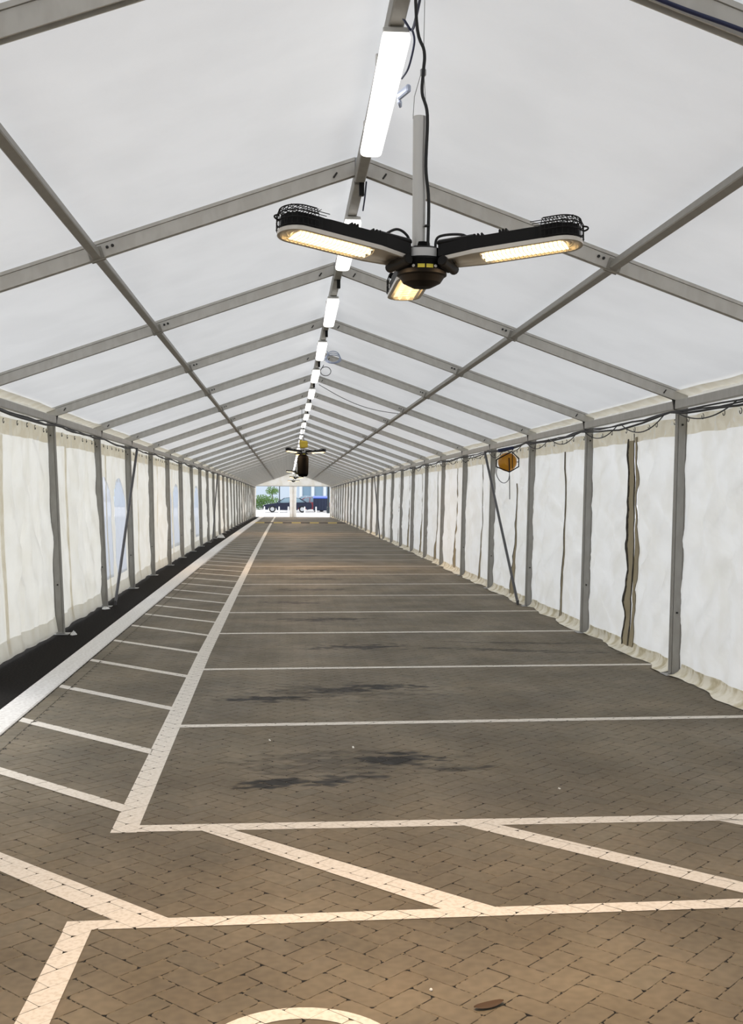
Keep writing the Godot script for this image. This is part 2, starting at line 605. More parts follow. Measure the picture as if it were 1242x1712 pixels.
func floor_and_paint() -> void:
	var fl := node("floor", self)
	fl.set_meta("kind", "structure")
	fl.set_meta("label", "brown herringbone block paving of the car park")
	fl.set_meta("category", "floor")
	var pm := StandardMaterial3D.new()
	pm.resource_name = "paving"
	pm.albedo_texture = paving_texture()
	pm.albedo_color = lin(0.222, 0.186, 0.130)
	pm.vertex_color_use_as_albedo = true
	pm.roughness = 0.72
	pm.metallic_specular = 0.34
	pm.roughness_texture = noise_tex(0.02, Color(0.75, 0.75, 0.75), Color(1, 1, 1), 61, 512, 4)
	pm.normal_enabled = true
	var nt := noise_tex(0.12, Color.BLACK, Color.WHITE, 67, 512, 3)
	nt.as_normal_map = true
	nt.bump_strength = 2.0
	pm.normal_texture = nt
	pm.normal_scale = 0.10
	pm.uv1_scale = Vector3.ONE
	# bed of jointing sand under the blocks
	var bed := MB.new()
	for j in 24:
		var a := -5.4 + 30.0 * j / 24.0
		var b := -5.4 + 30.0 * (j + 1) / 24.0
		bed.quad(P(-2.27, -0.0012, a), P(FLOOR_RIGHT + 0.1, -0.0012, a), P(FLOOR_RIGHT + 0.1, -0.0012, b), P(-2.27, -0.0012, b), Vector3.UP)
	put(bed, "joint_sand", M.joint_sand, fl)
	# the blocks: four corners in (x, d)
	var bricks := []
	var w := BW / sqrt(2.0)
	var n_lo := int(floor((-5.4 - 3.2) / (BW * sqrt(2.0)) * 1.0)) - 40
	for a in range(-130, 320):
		for b in range(-130, 320):
			var m := posmod(a - b, 4)
			if m != 0 and m != 3:
				continue
			# centre in grid units
			var cu := a + (1.0 if m == 0 else 0.5)
			var cv := b + (0.5 if m == 0 else 1.0)
			var x := (cu - cv) * w + 0.735
			var d := (cu + cv) * w + 3.482 - 3.4
			if d < -5.2 or d > BRICK_FAR + 0.05 or x < HERRING_LEFT - 0.06 or x > FLOOR_RIGHT:
				continue
			bricks.append([x, d, m == 0])
	var polys := []
	var keep := PackedVector2Array([Vector2(HERRING_LEFT, -5.2), Vector2(FLOOR_RIGHT + 0.2, -5.2), Vector2(FLOOR_RIGHT + 0.2, BRICK_FAR), Vector2(HERRING_LEFT, BRICK_FAR)])
	var ex := Vector2(1, 1) / sqrt(2.0)
	var ey := Vector2(-1, 1) / sqrt(2.0)
	for br: Array in bricks:
		var c := Vector2(br[0], br[1])
		var hu := (BW if br[2] else BW * 0.5)
		var hv := (BW * 0.5 if br[2] else BW)
		var q := PackedVector2Array([c - ex * hu - ey * hv, c + ex * hu - ey * hv, c + ex * hu + ey * hv, c - ex * hu + ey * hv])
		if br[0] < HERRING_LEFT + 0.14 or br[1] > BRICK_FAR - 0.15:
			var cut := Geometry2D.intersect_polygons(q, keep)
			if cut.is_empty():
				continue
			q = cut[0]
			if q.size() < 3:
				continue
		polys.append(worn(q))
	# one course of blocks along the kerb
	var dd := -5.2
	while dd < BRICK_FAR:
		polys.append(worn(PackedVector2Array([Vector2(-2.252, dd), Vector2(-2.152, dd), Vector2(-2.152, dd + 0.2), Vector2(-2.252, dd + 0.2)])))
		dd += 0.2
	# nearest 300 in view are parts of their own
	var order := []
	for i in polys.size():
		var c := Vector2.ZERO
		for p: Vector2 in polys[i]:
			c += p
		c /= polys[i].size()
		var px := 621.0 + 1873.0 * ((c.x + 0.413) / c.y - 0.0749)
		order.append([c.y if c.y > 3.33 and px > -60 and px < 1302 else 1000.0 + c.y, i])
	order.sort_custom(func(p, q): return p[0] < q[0])
	var paints := paint_plan()
	var boxes := []
	var paint_mb := []
	for pt: Array in paints:
		var r := Rect2(pt[2][0], Vector2.ZERO)
		for p: Vector2 in pt[2]:
			r = r.expand(p)
		boxes.append(r)
		paint_mb.append(MB.new())
	var rest := MB.new()
	rest.with_uv = true
	rest.with_color = true
	for oi in order.size():
		var q: PackedVector2Array = polys[order[oi][1]]
		var alone: bool = oi < 300
		var mb: MB = rest
		if alone:
			mb = MB.new()
			mb.with_uv = true
			mb.with_color = true
		var lift := brick(mb, q)
		if alone:
			put(mb, "brick", pm, fl)
		var br := Rect2(q[0], Vector2.ZERO)
		for p in q:
			br = br.expand(p)
		var inner := PackedVector2Array()
		for i in paints.size():
			if not boxes[i].intersects(br):
				continue
			if inner.is_empty():
				inner = inset(q, 0.0012)
			for piece: PackedVector2Array in Geometry2D.intersect_polygons(inner, paints[i][2]):
				flat_poly(paint_mb[i], piece, lift + 0.0012 + 0.00015 * (i % 9))
	var rm := put(rest, "paving_blocks", pm, fl)
	rm.set_meta("kind", "stuff")
	# beyond the nearer blocks the pattern is too fine to tell apart
	var far := MB.new()
	far.with_uv = true
	far.with_color = true
	for j in 32:
		var a := BRICK_FAR + (88.0 - BRICK_FAR) * j / 32.0
		var b := BRICK_FAR + (88.0 - BRICK_FAR) * (j + 1) / 32.0
		far.quad(P(-2.252, 0, a), P(FLOOR_RIGHT + 0.1, 0, a), P(FLOOR_RIGHT + 0.1, 0, b), P(-2.252, 0, b), Vector3.UP)
	for v in far.V:
		far.U.append(floor_uv(v.x, -v.z))
		far.C.append(Color(0.93, 0.93, 0.93))
	put(far, "far_paving", pm, fl)
	# paint beyond the nearer blocks, and the finished lines
	for i in paints.size():
		var pl: PackedVector2Array = paints[i][2]
		if boxes[i].end.y > BRICK_FAR:
			var lo: float = maxf(BRICK_FAR, boxes[i].position.y)
			var steps := maxi(1, int((boxes[i].end.y - lo) / 3.0))
			for s in steps:
				var a: float = lo + (boxes[i].end.y - lo) * s / steps
				var b: float = lo + (boxes[i].end.y - lo) * (s + 1) / steps
				var slab := PackedVector2Array([Vector2(-4, a), Vector2(4, a), Vector2(4, b), Vector2(-4, b)])
				for piece: PackedVector2Array in Geometry2D.intersect_polygons(pl, slab):
					flat_poly(paint_mb[i], piece, 0.004 + 0.0003 * (i % 9))
		if paint_mb[i].V.size():
			var o := put(paint_mb[i], "floor_marking", M.paint_white)
			tag(o, paints[i][0], "road marking", paints[i][1])
	# kerb and the strip of asphalt behind it
	var kb := MB.new()
	var step := 3.0
	var d := -5.4
	while d < 87.6:
		var b: float = min(d + step, 87.6)
		var sec := PackedVector2Array([Vector2(-2.47, -0.12), Vector2(-2.47, 0.006), Vector2(-2.462, 0.012), Vector2(-2.268, 0.012), Vector2(-2.260, 0.006), Vector2(-2.260, -0.12)])
		for i in sec.size() - 1:
			var p := sec[i]
			var q := sec[i + 1]
			kb.quad(P(p.x - drift(d), p.y, d), P(q.x - drift(d) * 0.2, q.y, d), P(q.x - drift(b) * 0.2, q.y, b), P(p.x - drift(b), p.y, b), Vector3(-(q.y - p.y) * 1.0, (q.x - p.x), 0))
		d = b
	var ko := put(kb, "kerb", M.kerb_stone)
	tag(ko, "pale flush concrete kerb strip between dark asphalt and block paving", "kerb", "", "structure")
	var am := MB.new()
	am.sheet(6, 120, func(i: int, j: int) -> Vector3:
		var q := -5.4 + 93.0 * j / 120.0
		return P(lerpf(-3.12, -2.46, i / 6.0), 0.0015 * noise2.get_noise_2d(i * 0.9, q), q), Vector3.UP)
	var ao := put(am, "asphalt_path", M.asphalt)
	tag(ao, "dark asphalt strip along the foot of the tent's left wall", "asphalt", "", "structure")

func drift(d: float) -> float:
	return clampf((d - 8.0) * 0.004, 0.0, 0.10)

func worn(q: PackedVector2Array) -> PackedVector2Array:
	# knocks the corners off a block, each by a little
	if q.size() != 4:
		return q
	var out := PackedVector2Array()
	for i in 4:
		var c := rng.randf_range(0.003, 0.014)
		out.append(q[i].move_toward(q[(i + 3) % 4], c))
		out.append(q[i].move_toward(q[(i + 1) % 4], c))
	return out

func inset(q: PackedVector2Array, by: float) -> PackedVector2Array:
	var c := Vector2.ZERO
	for p in q:
		c += p
	c /= q.size()
	var out := PackedVector2Array()
	for p in q:
		out.append(p.move_toward(c, by * 1.25))
	return out

func brick(mb: MB, q: PackedVector2Array) -> float:
	var lift := rng.randf_range(-0.0004, 0.0004)
	var tone := rng.randf_range(0.91, 1.06)
	var warm := rng.randf_range(-0.02, 0.02)
	var col := Color(tone * (1.0 + warm), tone, tone * (1.0 - warm))
	var top := inset(q, 0.0034)
	var low := inset(q, 0.0008)
	var k := mb.V.size()
	var tilt := Vector2(rng.randf_range(-1, 1), rng.randf_range(-1, 1)) * 0.0022
	var c := (q[0] + q[q.size() / 2]) * 0.5
	var T := PackedVector3Array()
	var L := PackedVector3Array()
	for i in top.size():
		var p := top[i]
		T.append(P(p.x, lift + (p - c).dot(tilt), p.y))
		var l := low[i]
		L.append(P(l.x, -0.0026, l.y))
	var m := T.size()
	if m == 4:
		mb.quad(T[0], T[1], T[2], T[3], Vector3.UP)
	else:
		for i in range(1, m - 1):
			mb.tri(T[0], T[i], T[i + 1], Vector3.UP)
	for i in m:
		var j := (i + 1) % m
		var mid := (L[i] + L[j]) * 0.5 - Vector3(c.x, gy(c.y), -c.y)
		mb.quad(T[i], T[j], L[j], L[i], Vector3(mid.x, 0.02, mid.z))
	for i in range(k, mb.V.size()):
		mb.U.append(floor_uv(mb.V[i].x, -mb.V[i].z))
		mb.C.append(col)
	return lift

func flat_poly(mb: MB, p: PackedVector2Array, y: float) -> void:
	var f := Geometry2D.triangulate_polygon(p)
	for i in range(0, f.size(), 3):
		mb.tri(P(p[f[i]].x, y, p[f[i]].y), P(p[f[i + 1]].x, y, p[f[i + 1]].y), P(p[f[i + 2]].x, y, p[f[i + 2]].y), Vector3.UP)


# ------------------------------------------------------------------ roof sheets
func roof_y(x: float) -> float:
	return RIDGE + 0.112 - SLOPE * absf(x)

func roof() -> void:
	var c := node("ceiling", self)
	c.set_meta("kind", "structure")
	c.set_meta("label", "white translucent fabric roof of the tent between the rafters")
	c.set_meta("category", "tent roof")
	for b in range(FIRST_BAY, ARCHES - 1):
		var near := b < 6
		var nx := 14 if near else 5
		var nd := 14 if near else 5
		for side: int in [-1, 1]:
			var mb := MB.new()
			mb.sheet(nx, nd, func(i: int, j: int) -> Vector3:
				var u := float(i) / nx
				var t := float(j) / nd
				var x := side * 3.09 * u
				var d := arch_d(b + t)
				var sag := -0.028 * sin(PI * t) * (0.4 + 0.6 * sin(PI * clampf(u * 1.02, 0, 1))) + 0.007 * noise.get_noise_2d(x * 0.8 + side * 7.0, d * 1.1) * sin(PI * t)
				return P(x, roof_y(x) + sag, d), Vector3.DOWN)
			put(mb, "roof_panel", M.roof_fabric, c)
			var hb := MB.new()
			var nh := 10 if near else 3
			hb.sheet(1, nh, func(i: int, j: int) -> Vector3:
				var d := arch_d(b + float(j) / nh)
				var x := side * (2.965 + 0.012 * noise2.get_noise_2d(d * 1.7, side) + 0.125 * i)
				return P(x, roof_y(x) - 0.034 + 0.004 * noise2.get_noise_2d(d * 4.0, 3.0), d), Vector3.DOWN)
			put(hb, "roof_edge_band", M.hem_fabric, c)


# ------------------------------------------------------------------ fabric walls
func wall_point(side: int, b: int, t: float, h: float, inward := 0.0) -> Vector3:
	var d := arch_d(b + t)
	var bx := lerpf(base_x(side, b), base_x(side, b + 1), t)
	var x := lerpf(bx, side * HALF, clampf(h / 2.42, 0, 1)) + side * 0.048
	var env := 0.2 + 0.8 * sqrt(maxf(0.0, sin(PI * t)))
	var s := d + side * 40.0
	var fold := 0.034 * noise2.get_noise_2d(s * 1.9 + h * 0.25, h * 0.35)
	var slant := 1.15 if side > 0 else 0.40
	var q := noise.get_noise_2d(s * 0.9 + h * slant, (s - h) * 0.35)
	fold += 0.060 * (1.0 - absf(q) * 2.6)
	var q2 := noise.get_noise_2d(s * 0.8 - h * slant * 1.1 + 9.0, (s + h) * 0.3)
	fold += 0.040 * (1.0 - absf(q2) * 2.4)
	fold += 0.006 * noise2.get_noise_2d(s * 3.4, h * 0.9)
	fold += 0.016 * (1.0 - 2.2 * absf(noise2.get_noise_2d(s * 3.1 + h * 0.5, h * 0.3 + 4.0)))
	# a pressed crease where the sheet was packed
	for hc: float in [0.62, 1.28]:
		var e := (h - hc - 0.06 * noise2.get_noise_2d(s * 1.1, hc)) / 0.035
		fold += 0.010 * exp(-e * e)
	# the seams and the window panels are stiffer than the plain cloth
	var seam_t := 0.42
	if side < 0:
		seam_t = 0.33 if b < 5 else 0.5
	elif b == 2:
		seam_t = 0.478
	var near_seam := (t - seam_t) / 0.085
	env *= 1.0 - 0.86 * exp(-near_seam * near_seam)
	if side < 0 and b in [4, 7, 9]:
		env *= 0.35
	env *= 0.3 + 0.7 * smoothstep(0.0, 0.45, h)
	x += -side * fold * env * (0.55 + 0.45 * clampf((2.42 - h) / 1.0, 0, 1))
	x += side * 0.03 * sin(PI * t) * sin(PI * clampf(h / 2.4, 0, 1))
	return P(x - side * inward, h, d)

func arch_top(t: float, t0: float, t1: float) -> float:
	var u := (t - t0) / (t1 - t0) * 2.0 - 1.0
	return 1.42 + 0.38 * sqrt(maxf(0.0, 1.0 - u * u))

func walls() -> void:
	for side: int in [-1, 1]:
		var wl := node("wall_left" if side < 0 else "wall_right", self)
		wl.set_meta("kind", "structure")
		wl.set_meta("label", "cream fabric tent wall with window panels along the asphalt strip" if side < 0 else "white fabric tent wall with brown open seams along the parking bays")
		wl.set_meta("category", "tent wall")
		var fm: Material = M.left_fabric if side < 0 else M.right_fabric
		for b in range(FIRST_BAY, ARCHES - 1):
			var pn := node("wall_panel", wl)
			if side < 0 and b == 1:
				# a doorway beside the camera: its sheet is gathered against the far post, daylight comes in here
				for edge: Array in [[0.0, 0.09], [0.90, 1.0]]:
					var dm := MB.new()
					dm.sheet(24, 8, func(i: int, j: int) -> Vector3:
						var q := wall_point(side, b, lerpf(edge[0], edge[1], i / 24.0), lerpf(0.03, 2.455, j / 8.0))
						q.x += 0.05 * sin(i * 1.6)
						return q, Vector3(1, 0, 0))
					put(dm, "gathered_sheet", fm, pn)
				continue
			var near: bool = b >= 0 and b < 5
			var mid: bool = b >= 5 and b < 11
			var nx := 60 if near else (24 if mid else 8)
			var ny := 44 if near else (20 if mid else 8)
			var windows := []
			if side < 0 and b in [4, 7, 9]:
				windows = [[0.08, 0.44], [0.56, 0.92]]
			var gap := side > 0 and b == 2
			var bottom := 0.035 if side < 0 else 0.02
			for part: Array in ([[0.0, 0.448], [0.508, 1.0]] if gap else [[0.0, 1.0]]):
				var cols: int = maxi(2, int(nx * (part[1] - part[0])))
				var mb := MB.new()
				mb.sheet(cols, ny, func(i: int, j: int) -> Vector3:
					return wall_point(side, b, lerpf(part[0], part[1], float(i) / cols), lerpf(bottom, 2.455, float(j) / ny)), Vector3(-side, 0, 0),
					func(i: int, j: int) -> bool:
						var t: float = lerpf(part[0], part[1], (i + 0.5) / cols)
						var h := lerpf(bottom, 2.455, (j + 0.5) / ny)
						for wd: Array in windows:
							if t > wd[0] + 0.01 and t < wd[1] - 0.01 and h > 0.36 and h < arch_top(t, wd[0], wd[1]) - 0.03:
								return true
						return false)
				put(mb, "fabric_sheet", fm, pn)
			for wd: Array in windows:
				var pm := MB.new()
				pm.sheet(16, 14, func(i: int, j: int) -> Vector3:
					var t := lerpf(wd[0], wd[1], i / 16.0)
					return wall_point(side, b, t, lerpf(0.32, arch_top(t, wd[0], wd[1]), j / 14.0), 0.006), Vector3(-side, 0, 0))
				var po := put(pm, "window_pane", M.clear_pane, pn)
				po.set_meta("label", "bluish clear plastic window with an arched top")
			# reinforced band along the top
			var n := 30 if near else 8
			if gap:
				var cover := MB.new()
				cover.sheet(6, 3, func(i: int, j: int) -> Vector3:
					return wall_point(side, b, 0.44 + 0.08 * i / 6.0, 2.13 + 0.325 * j / 3.0, 0.002), Vector3(-side, 0, 0))
				put(cover, "fabric_sheet", fm, pn)
			for part: Array in [[0.0, 1.0]]:
				var tb := MB.new()
				tb.sheet(n, 2, func(i: int, j: int) -> Vector3:
					var t: float = lerpf(part[0], part[1], float(i) / n)
					return wall_point(side, b, t, 2.115 + 0.010 * noise2.get_noise_2d(arch_d(b + t) * 2.0, side) + 0.08 * j, 0.004), Vector3(-side, 0, 0))
				put(tb, "header_band", M.hem_fabric, pn)
			if side < 0:
				var hb := MB.new()
				hb.sheet(n, 2, func(i: int, j: int) -> Vector3:
					var t := float(i) / n
					return wall_point(side, b, t, 0.03 + 0.012 * noise2.get_noise_2d(arch_d(b + t) * 1.5, 5.0) + 0.085 * j, 0.004 + 0.02 * (1.0 - j * 0.5)), Vector3(-side, 0, 0))
				put(hb, "bottom_hem", fm, pn)
				# doubled seam up the middle
				var sw := 0.020
				var sm := MB.new()
				var ts := 0.33 if b < 5 else 0.5
				sm.sheet(2, 24, func(i: int, j: int) -> Vector3:
					var h := 0.06 + 2.05 * j / 24.0
					return wall_point(side, b, ts + (i - 1) * sw + 0.002 * noise2.get_noise_2d(h * 1.3, b * 3.0), h, 0.008), Vector3(-side, 0, 0))
				put(sm, "seam_strip", M.hem_fabric, pn)
			else:
				var nsk := 36 if near else 10
				var sk := MB.new()
				sk.sheet(nsk, 4, func(i: int, j: int) -> Vector3:
					var t := lerpf(0.025, 0.975, float(i) / nsk)
					var foot := wall_point(side, b, t, 0.10)
					var u := j / 4.0
					var spread := 0.085 + 0.07 * noise2.get_noise_2d(arch_d(b + t) * 0.8, 8.0) + 0.012 * noise2.get_noise_2d(arch_d(b + t) * 2.6, 2.0)
					foot.x -= 0.006 + spread * u * u
					foot.y = gy(arch_d(b + t)) + maxf(0.007, 0.10 * pow(1.0 - u, 1.6) + 0.005 * noise2.get_noise_2d(arch_d(b + t) * 2.2, u * 2.0) * u + 0.008)
					return foot, Vector3(-side, 0.5, 0))
				put(sk, "ground_skirt", M.skirt_fabric, pn)
				right_seam(pn, b, gap)
			# hooks that carry the sheet
			if b >= 0 and b < 8:
				var ring := MB.new()
				var path := PackedVector3Array()
				for i in 11:
					var a := -0.4 + TAU * 0.82 * i / 10.0
					path.append(Vector3(0, cos(a) * 0.022, sin(a) * 0.022))
				ring.tube(path, 0.0032, 5)
				var rmesh := ring.mesh(M.black_rubber)
				for i in 8:
					var o := put_mesh(rmesh, "hook", pn)
					var p := wall_point(side, b, (i + 0.6) / 8.2, 2.235)
					o.position = p + Vector3(-side * 0.045, 0.012 * noise2.get_noise_2d(i * 3.0, b), 0)
					o.rotation.x = rng.randf_range(-0.4, 0.4)

func ribbon(parent: Node, called: String, m: Material, b: int, h0: float, h1: float, c: Callable, w: Callable, inward: float) -> void:
	var mb := MB.new()
	var n := 40
	for s: float in [0.0, 0.006]:
		mb.sheet(2, n, func(i: int, j: int) -> Vector3:
			var h := lerpf(h0, h1, float(j) / n)
			return wall_point(1, b, c.call(h) + w.call(h) * (i - 1) * 0.5, h, inward + s), Vector3(-1 if s > 0 else 1, 0, 0))
	put(mb, called, m, parent)

func right_seam(pn: Node, b: int, gap: bool) -> void:
	if gap:
		# two brown door flaps that hang unlaced, daylight between them
		ribbon(pn, "seam_flap", M.olive_flap, b, 0.02, 2.13,
			func(h): return 0.497 + 0.0022 * sin(h * 7.0) + (0.018 * exp(-h * 3.0)), func(h): return 0.050 + 0.003 * sin(h * 9.0) + 0.014 * exp(-h * 2.5), 0.016)
		ribbon(pn, "seam_flap", M.olive_flap, b, 0.06, 2.16,
			func(h): return 0.447 + 0.002 * sin(h * 8.0 + 1.0) + (0.012 * exp(-h * 3.0)), func(h): return 0.036 + 0.005 * sin(h * 6.0 + 2.0) + 0.012 * exp(-h * 2.5), 0.012)
		ribbon(pn, "flap_edge", M.dark_edge, b, 0.02, 2.15,
			func(h): return 0.524 + 0.003 * sin(h * 7.0) + 0.026 * exp(-h * 3.0), func(h): return 0.011, 0.022)
		ribbon(pn, "flap_edge", M.dark_edge, b, 0.06, 2.20,
			func(h): return 0.471 + 0.002 * sin(h * 8.0 + 1.0) + 0.014 * exp(-h * 3.0), func(h): return 0.006, 0.022)
		return
	if b < 0:
		return
	var tc := 0.42
	var low := 0.0
	var top := 2.12
	var wide := 0.012
	match b:
		3: low = 0.03
		4:
			low = 0.075
			top = 1.75
		5: low = 0.035
		6: low = 0.10
		7: low = 0.07
		8: low = 0.07
		9: low = 0.08
		_: low = 0.02
	var ph := b * 1.7
	ribbon(pn, "seam_flap", M.olive_flap, b, 0.03, top,
		func(h): return tc + 0.0022 * sin(h * 5.0 + ph) + low * 0.4 * exp(-h * 1.6), func(h): return 0.006 + low * exp(-h * 1.3), 0.010)
	ribbon(pn, "flap_edge", M.dark_edge, b, 0.03, top,
		func(h): return tc + 0.0022 * sin(h * 5.0 + ph) + low * 0.4 * exp(-h * 1.6) + 0.5 * (0.006 + low * exp(-h * 1.3)), func(h): return 0.007, 0.013)


func end_wall() -> void:
	var d := arch_d(ARCHES - 1) + 0.03
	var w := node("wall_back", self)
	w.set_meta("kind", "structure")
	w.set_meta("label", "white fabric gable at the far end above an open doorway")
	w.set_meta("category", "tent wall")
	var g := MB.new()
	g.prism(PackedVector2Array([Vector2(-3.07, 2.42), Vector2(3.07, 2.42), Vector2(3.07, 2.48), Vector2(0, roof_y(0) - 0.01), Vector2(-3.07, 2.48)]), Transform3D(Basis(), P(0, 0, d)), -0.003, 0.003)
	put(g, "gable_sheet", M.right_fabric, w)
	var rail := MB.new()
	rail.bar(P(-3.0, 2.41, d - 0.04), P(3.0, 2.41, d - 0.04), 0.05, 0.05)
	put(rail, "door_rail", M.aluminium, w)
	# drapes gathered to the sides and round the middle pole
	for c: Array in [[-2.99, 0.16, 0.34], [0.0, 0.34, 0.40], [2.99, 0.16, 0.42]]:
		var mb := MB.new()
		mb.sheet(28, 10, func(i: int, j: int) -> Vector3:
			var u := i / 28.0 * 2.0 - 1.0
			var h := j / 10.0
			var half: float = c[1] * (0.62 + 0.5 * absf(h - 0.35) + 0.10 * sin(h * 5.0))
			return P(c[0] + u * half, 2.38 * h + 0.01, d - 0.06 - 0.05 * cos(u * PI * 3.5)), Vector3(0, 0, 1))
		put(mb, "door_drape", M.right_fabric, w)
	var pole := MB.new()
	pole.bar(P(0, 0, d + 0.03), P(0, 2.41, d + 0.03), 0.08, 0.08, Vector3.RIGHT)
	put(pole, "door_post", M.aluminium, w)
	# the closed end behind the camera
	var f := MB.new()
	var df := arch_d(FIRST_BAY)
	f.prism(PackedVector2Array([Vector2(-3.08, 0), Vector2(3.08, 0), Vector2(3.08, 2.48), Vector2(0, roof_y(0)), Vector2(-3.08, 2.48)]), Transform3D(Basis(), P(0, 0, df)), -0.003, 0.003)
	var fo := put(f, "wall_front", M.right_fabric)
	tag(fo, "white fabric wall closing the tent behind the camera", "tent wall", "", "structure")


# ------------------------------------------------------------------ frame
func slotted(w: float, h: float) -> PackedVector2Array:
	# box profile with a keder slot in each of the four corners of the long faces
	var x := w * 0.5
	var y := h * 0.5
	var s := 0.006
	var e := 0.007
	return PackedVector2Array([Vector2(-x, -y + s), Vector2(-x + s, -y), Vector2(x - s, -y), Vector2(x, -y + s),
		Vector2(x, -y + 0.012), Vector2(x - e, -y + 0.012), Vector2(x - e, -y + 0.018), Vector2(x, -y + 0.018),
		Vector2(x, y - 0.018), Vector2(x - e, y - 0.018), Vector2(x - e, y - 0.012), Vector2(x, y - 0.012),
		Vector2(x, y - s), Vector2(x - s, y), Vector2(-x + s, y), Vector2(-x, y - s),
		Vector2(-x, y - 0.012), Vector2(-x + e, y - 0.012), Vector2(-x + e, y - 0.018), Vector2(-x, y - 0.018),
		Vector2(-x, -y + 0.018), Vector2(-x + e, -y + 0.018), Vector2(-x + e, -y + 0.012), Vector2(-x, -y + 0.012)])

func frames() -> void:
	var bolt := MB.new()
	bolt.lathe([Vector2(0.0, 0.012), Vector2(0.007, 0.012), Vector2(0.009, 0.009), Vector2(0.009, 0.0)], Transform3D(Basis(Vector3.RIGHT, PI / 2), Vector3.ZERO), 8)
	var bolt_mesh := bolt.mesh(M.bolt_black)
	var slot := MB.new()
	slot.box(Transform3D(Basis(Vector3(0, 0, 1), -0.6), Vector3.ZERO), Vector3(0.010, 0.040, 0.008), 0.003)
	var slot_mesh := slot.mesh(M.bolt_black)
	var plate := MB.new()
	plate.box(Transform3D(Basis(), Vector3(0, 0.005, 0)), Vector3(0.20, 0.010, 0.17), 0.003)
	var plate_mesh := plate.mesh(M.steel)
	var post_prof := slotted(0.05, 0.10)
	for k in ARCHES:
		var d := arch_d(k)
		var o := thing("tent_frame", "grey aluminium tent arch with two posts and rafters, %s arch down the tunnel" % ordinal(k + 1), "tent frame", "aluminium tent arches", P(0, 0, d))
		for side: int in [-1, 1]:
			# post, leaning slightly out towards the eave
			var a := Vector3(base_x(side, k), 0.012, 0)
			var b := Vector3(side * HALF, EAVE + 0.0, 0)
			var up := (b - a).normalized()
			var zz := Vector3(0, 0, 1)
			var xx := up.cross(zz).normalized()
			var pm := MB.new()
			# profile: its 0.05 side along z, its 0.10 side along x
			pm.prism(post_prof, Transform3D(Basis(zz, xx, up), a), 0.0, a.distance_to(b))
			put(pm, "post", M.post_metal, o)
			var pl := put_mesh(plate_mesh, "base_plate", o)
			pl.position = Vector3(a.x, 0.0, 0)
			# rafter: cut plumb at the ridge and the eave, with a flange that carries the sheet
			var rm := MB.new()
			var hx := HALF + 0.05
			for web: Array in [[0.0, -0.025, -0.018], [0.0, 0.018, 0.025], [0.050, -0.018, 0.018]]:
				rm.prism(PackedVector2Array([Vector2(side * 0.03, RIDGE - SLOPE * 0.03 + web[0]), Vector2(side * hx, RIDGE - SLOPE * hx + web[0]), Vector2(side * hx, RIDGE - SLOPE * hx + 0.082), Vector2(side * 0.03, RIDGE - SLOPE * 0.03 + 0.082)]), Transform3D(), web[1], web[2])
			rm.prism(PackedVector2Array([Vector2(side * 0.03, RIDGE - SLOPE * 0.03 + 0.084), Vector2(side * hx, RIDGE - SLOPE * hx + 0.084), Vector2(side * hx, RIDGE - SLOPE * hx + 0.104), Vector2(side * 0.03, RIDGE - SLOPE * 0.03 + 0.104)]), Transform3D(), -0.031, 0.031)
			put(rm, "rafter", M.aluminium, o)
			# corner insert between post and rafter
			var em := MB.new()
			em.prism(PackedVector2Array([Vector2(side * 2.972, 2.33), Vector2(side * 2.988, 2.33), Vector2(side * 2.988, 2.425), Vector2(side * 2.95, 2.436), Vector2(side * 2.95, 2.418)]), Transform3D(), -0.021, 0.021)
			put(em, "eave_bracket", M.black_steel, o)
			if k < 12:
				var s1 := put_mesh(slot_mesh, "bolt", o)
				s1.position = Vector3(side * 0.145, RIDGE - SLOPE * 0.145 + 0.036, 0.029)
				var s2 := put_mesh(slot_mesh, "bolt", o)
				s2.position = Vector3(side * 2.87, RIDGE - SLOPE * 2.87 + 0.040, 0.029)
				for q: float in [1.43, 1.46]:
					var s3 := put_mesh(bolt_mesh, "bolt", o)
					s3.position = Vector3(side * q, RIDGE - SLOPE * q + 0.05, 0.025)
				for h: float in [2.2, 0.55]:
					var s4 := put_mesh(bolt_mesh, "bolt", o)
					s4.position = Vector3(lerpf(a.x, b.x, h / 2.4), h, 0.025)
		# ridge joint
		var jm := MB.new()
		jm.box(Transform3D(Basis(), Vector3(0, RIDGE + 0.03, 0)), Vector3(0.062, 0.13, 0.044), 0.004)
		put(jm, "ridge_joint", M.steel, o)
		var hm := MB.new()
		hm.box(Transform3D(Basis(), Vector3(0.012, RIDGE - 0.075, 0.0)), Vector3(0.030, 0.10, 0.036), 0.003)
		put(hm, "ridge_hanger", M.black_steel, o)
	# wind braces in single bays
	var braces := [[-1, 4, "left"], [-1, 11, "left"], [1, 4, "right"], [1, 12, "right"]]
	for br: Array in braces:
		var mb := MB.new()
		var side: int = br[0]
		var k: int = br[1]
		mb.tube(PackedVector3Array([P(base_x(side, k) - side * 0.13, 0.045, arch_d(k) + 0.12), P(side * (HALF - 0.16), 2.27, arch_d(k + 1) - 0.05)]), 0.021, 10)
		for e: float in [0.0, 1.0]:
			var p := P(base_x(side, k) - side * 0.13, 0.045, arch_d(k) + 0.12).lerp(P(side * (HALF - 0.16), 2.27, arch_d(k + 1) - 0.05), e)
			mb.box(Transform3D(Basis(), p), Vector3(0.03, 0.07, 0.07), 0.004)
		var o := put(mb, "wind_brace", M.brace_metal)
		var where: String = {"-1_4": "crossing the nearest blue window panel", "-1_11": "far down the left wall", "1_4": "beside the amber lamp on the right wall", "1_12": "far down the right wall"}["%d_%d" % [side, k]]
		tag(o, "slanting grey tube brace %s" % where, "brace", "wind braces")


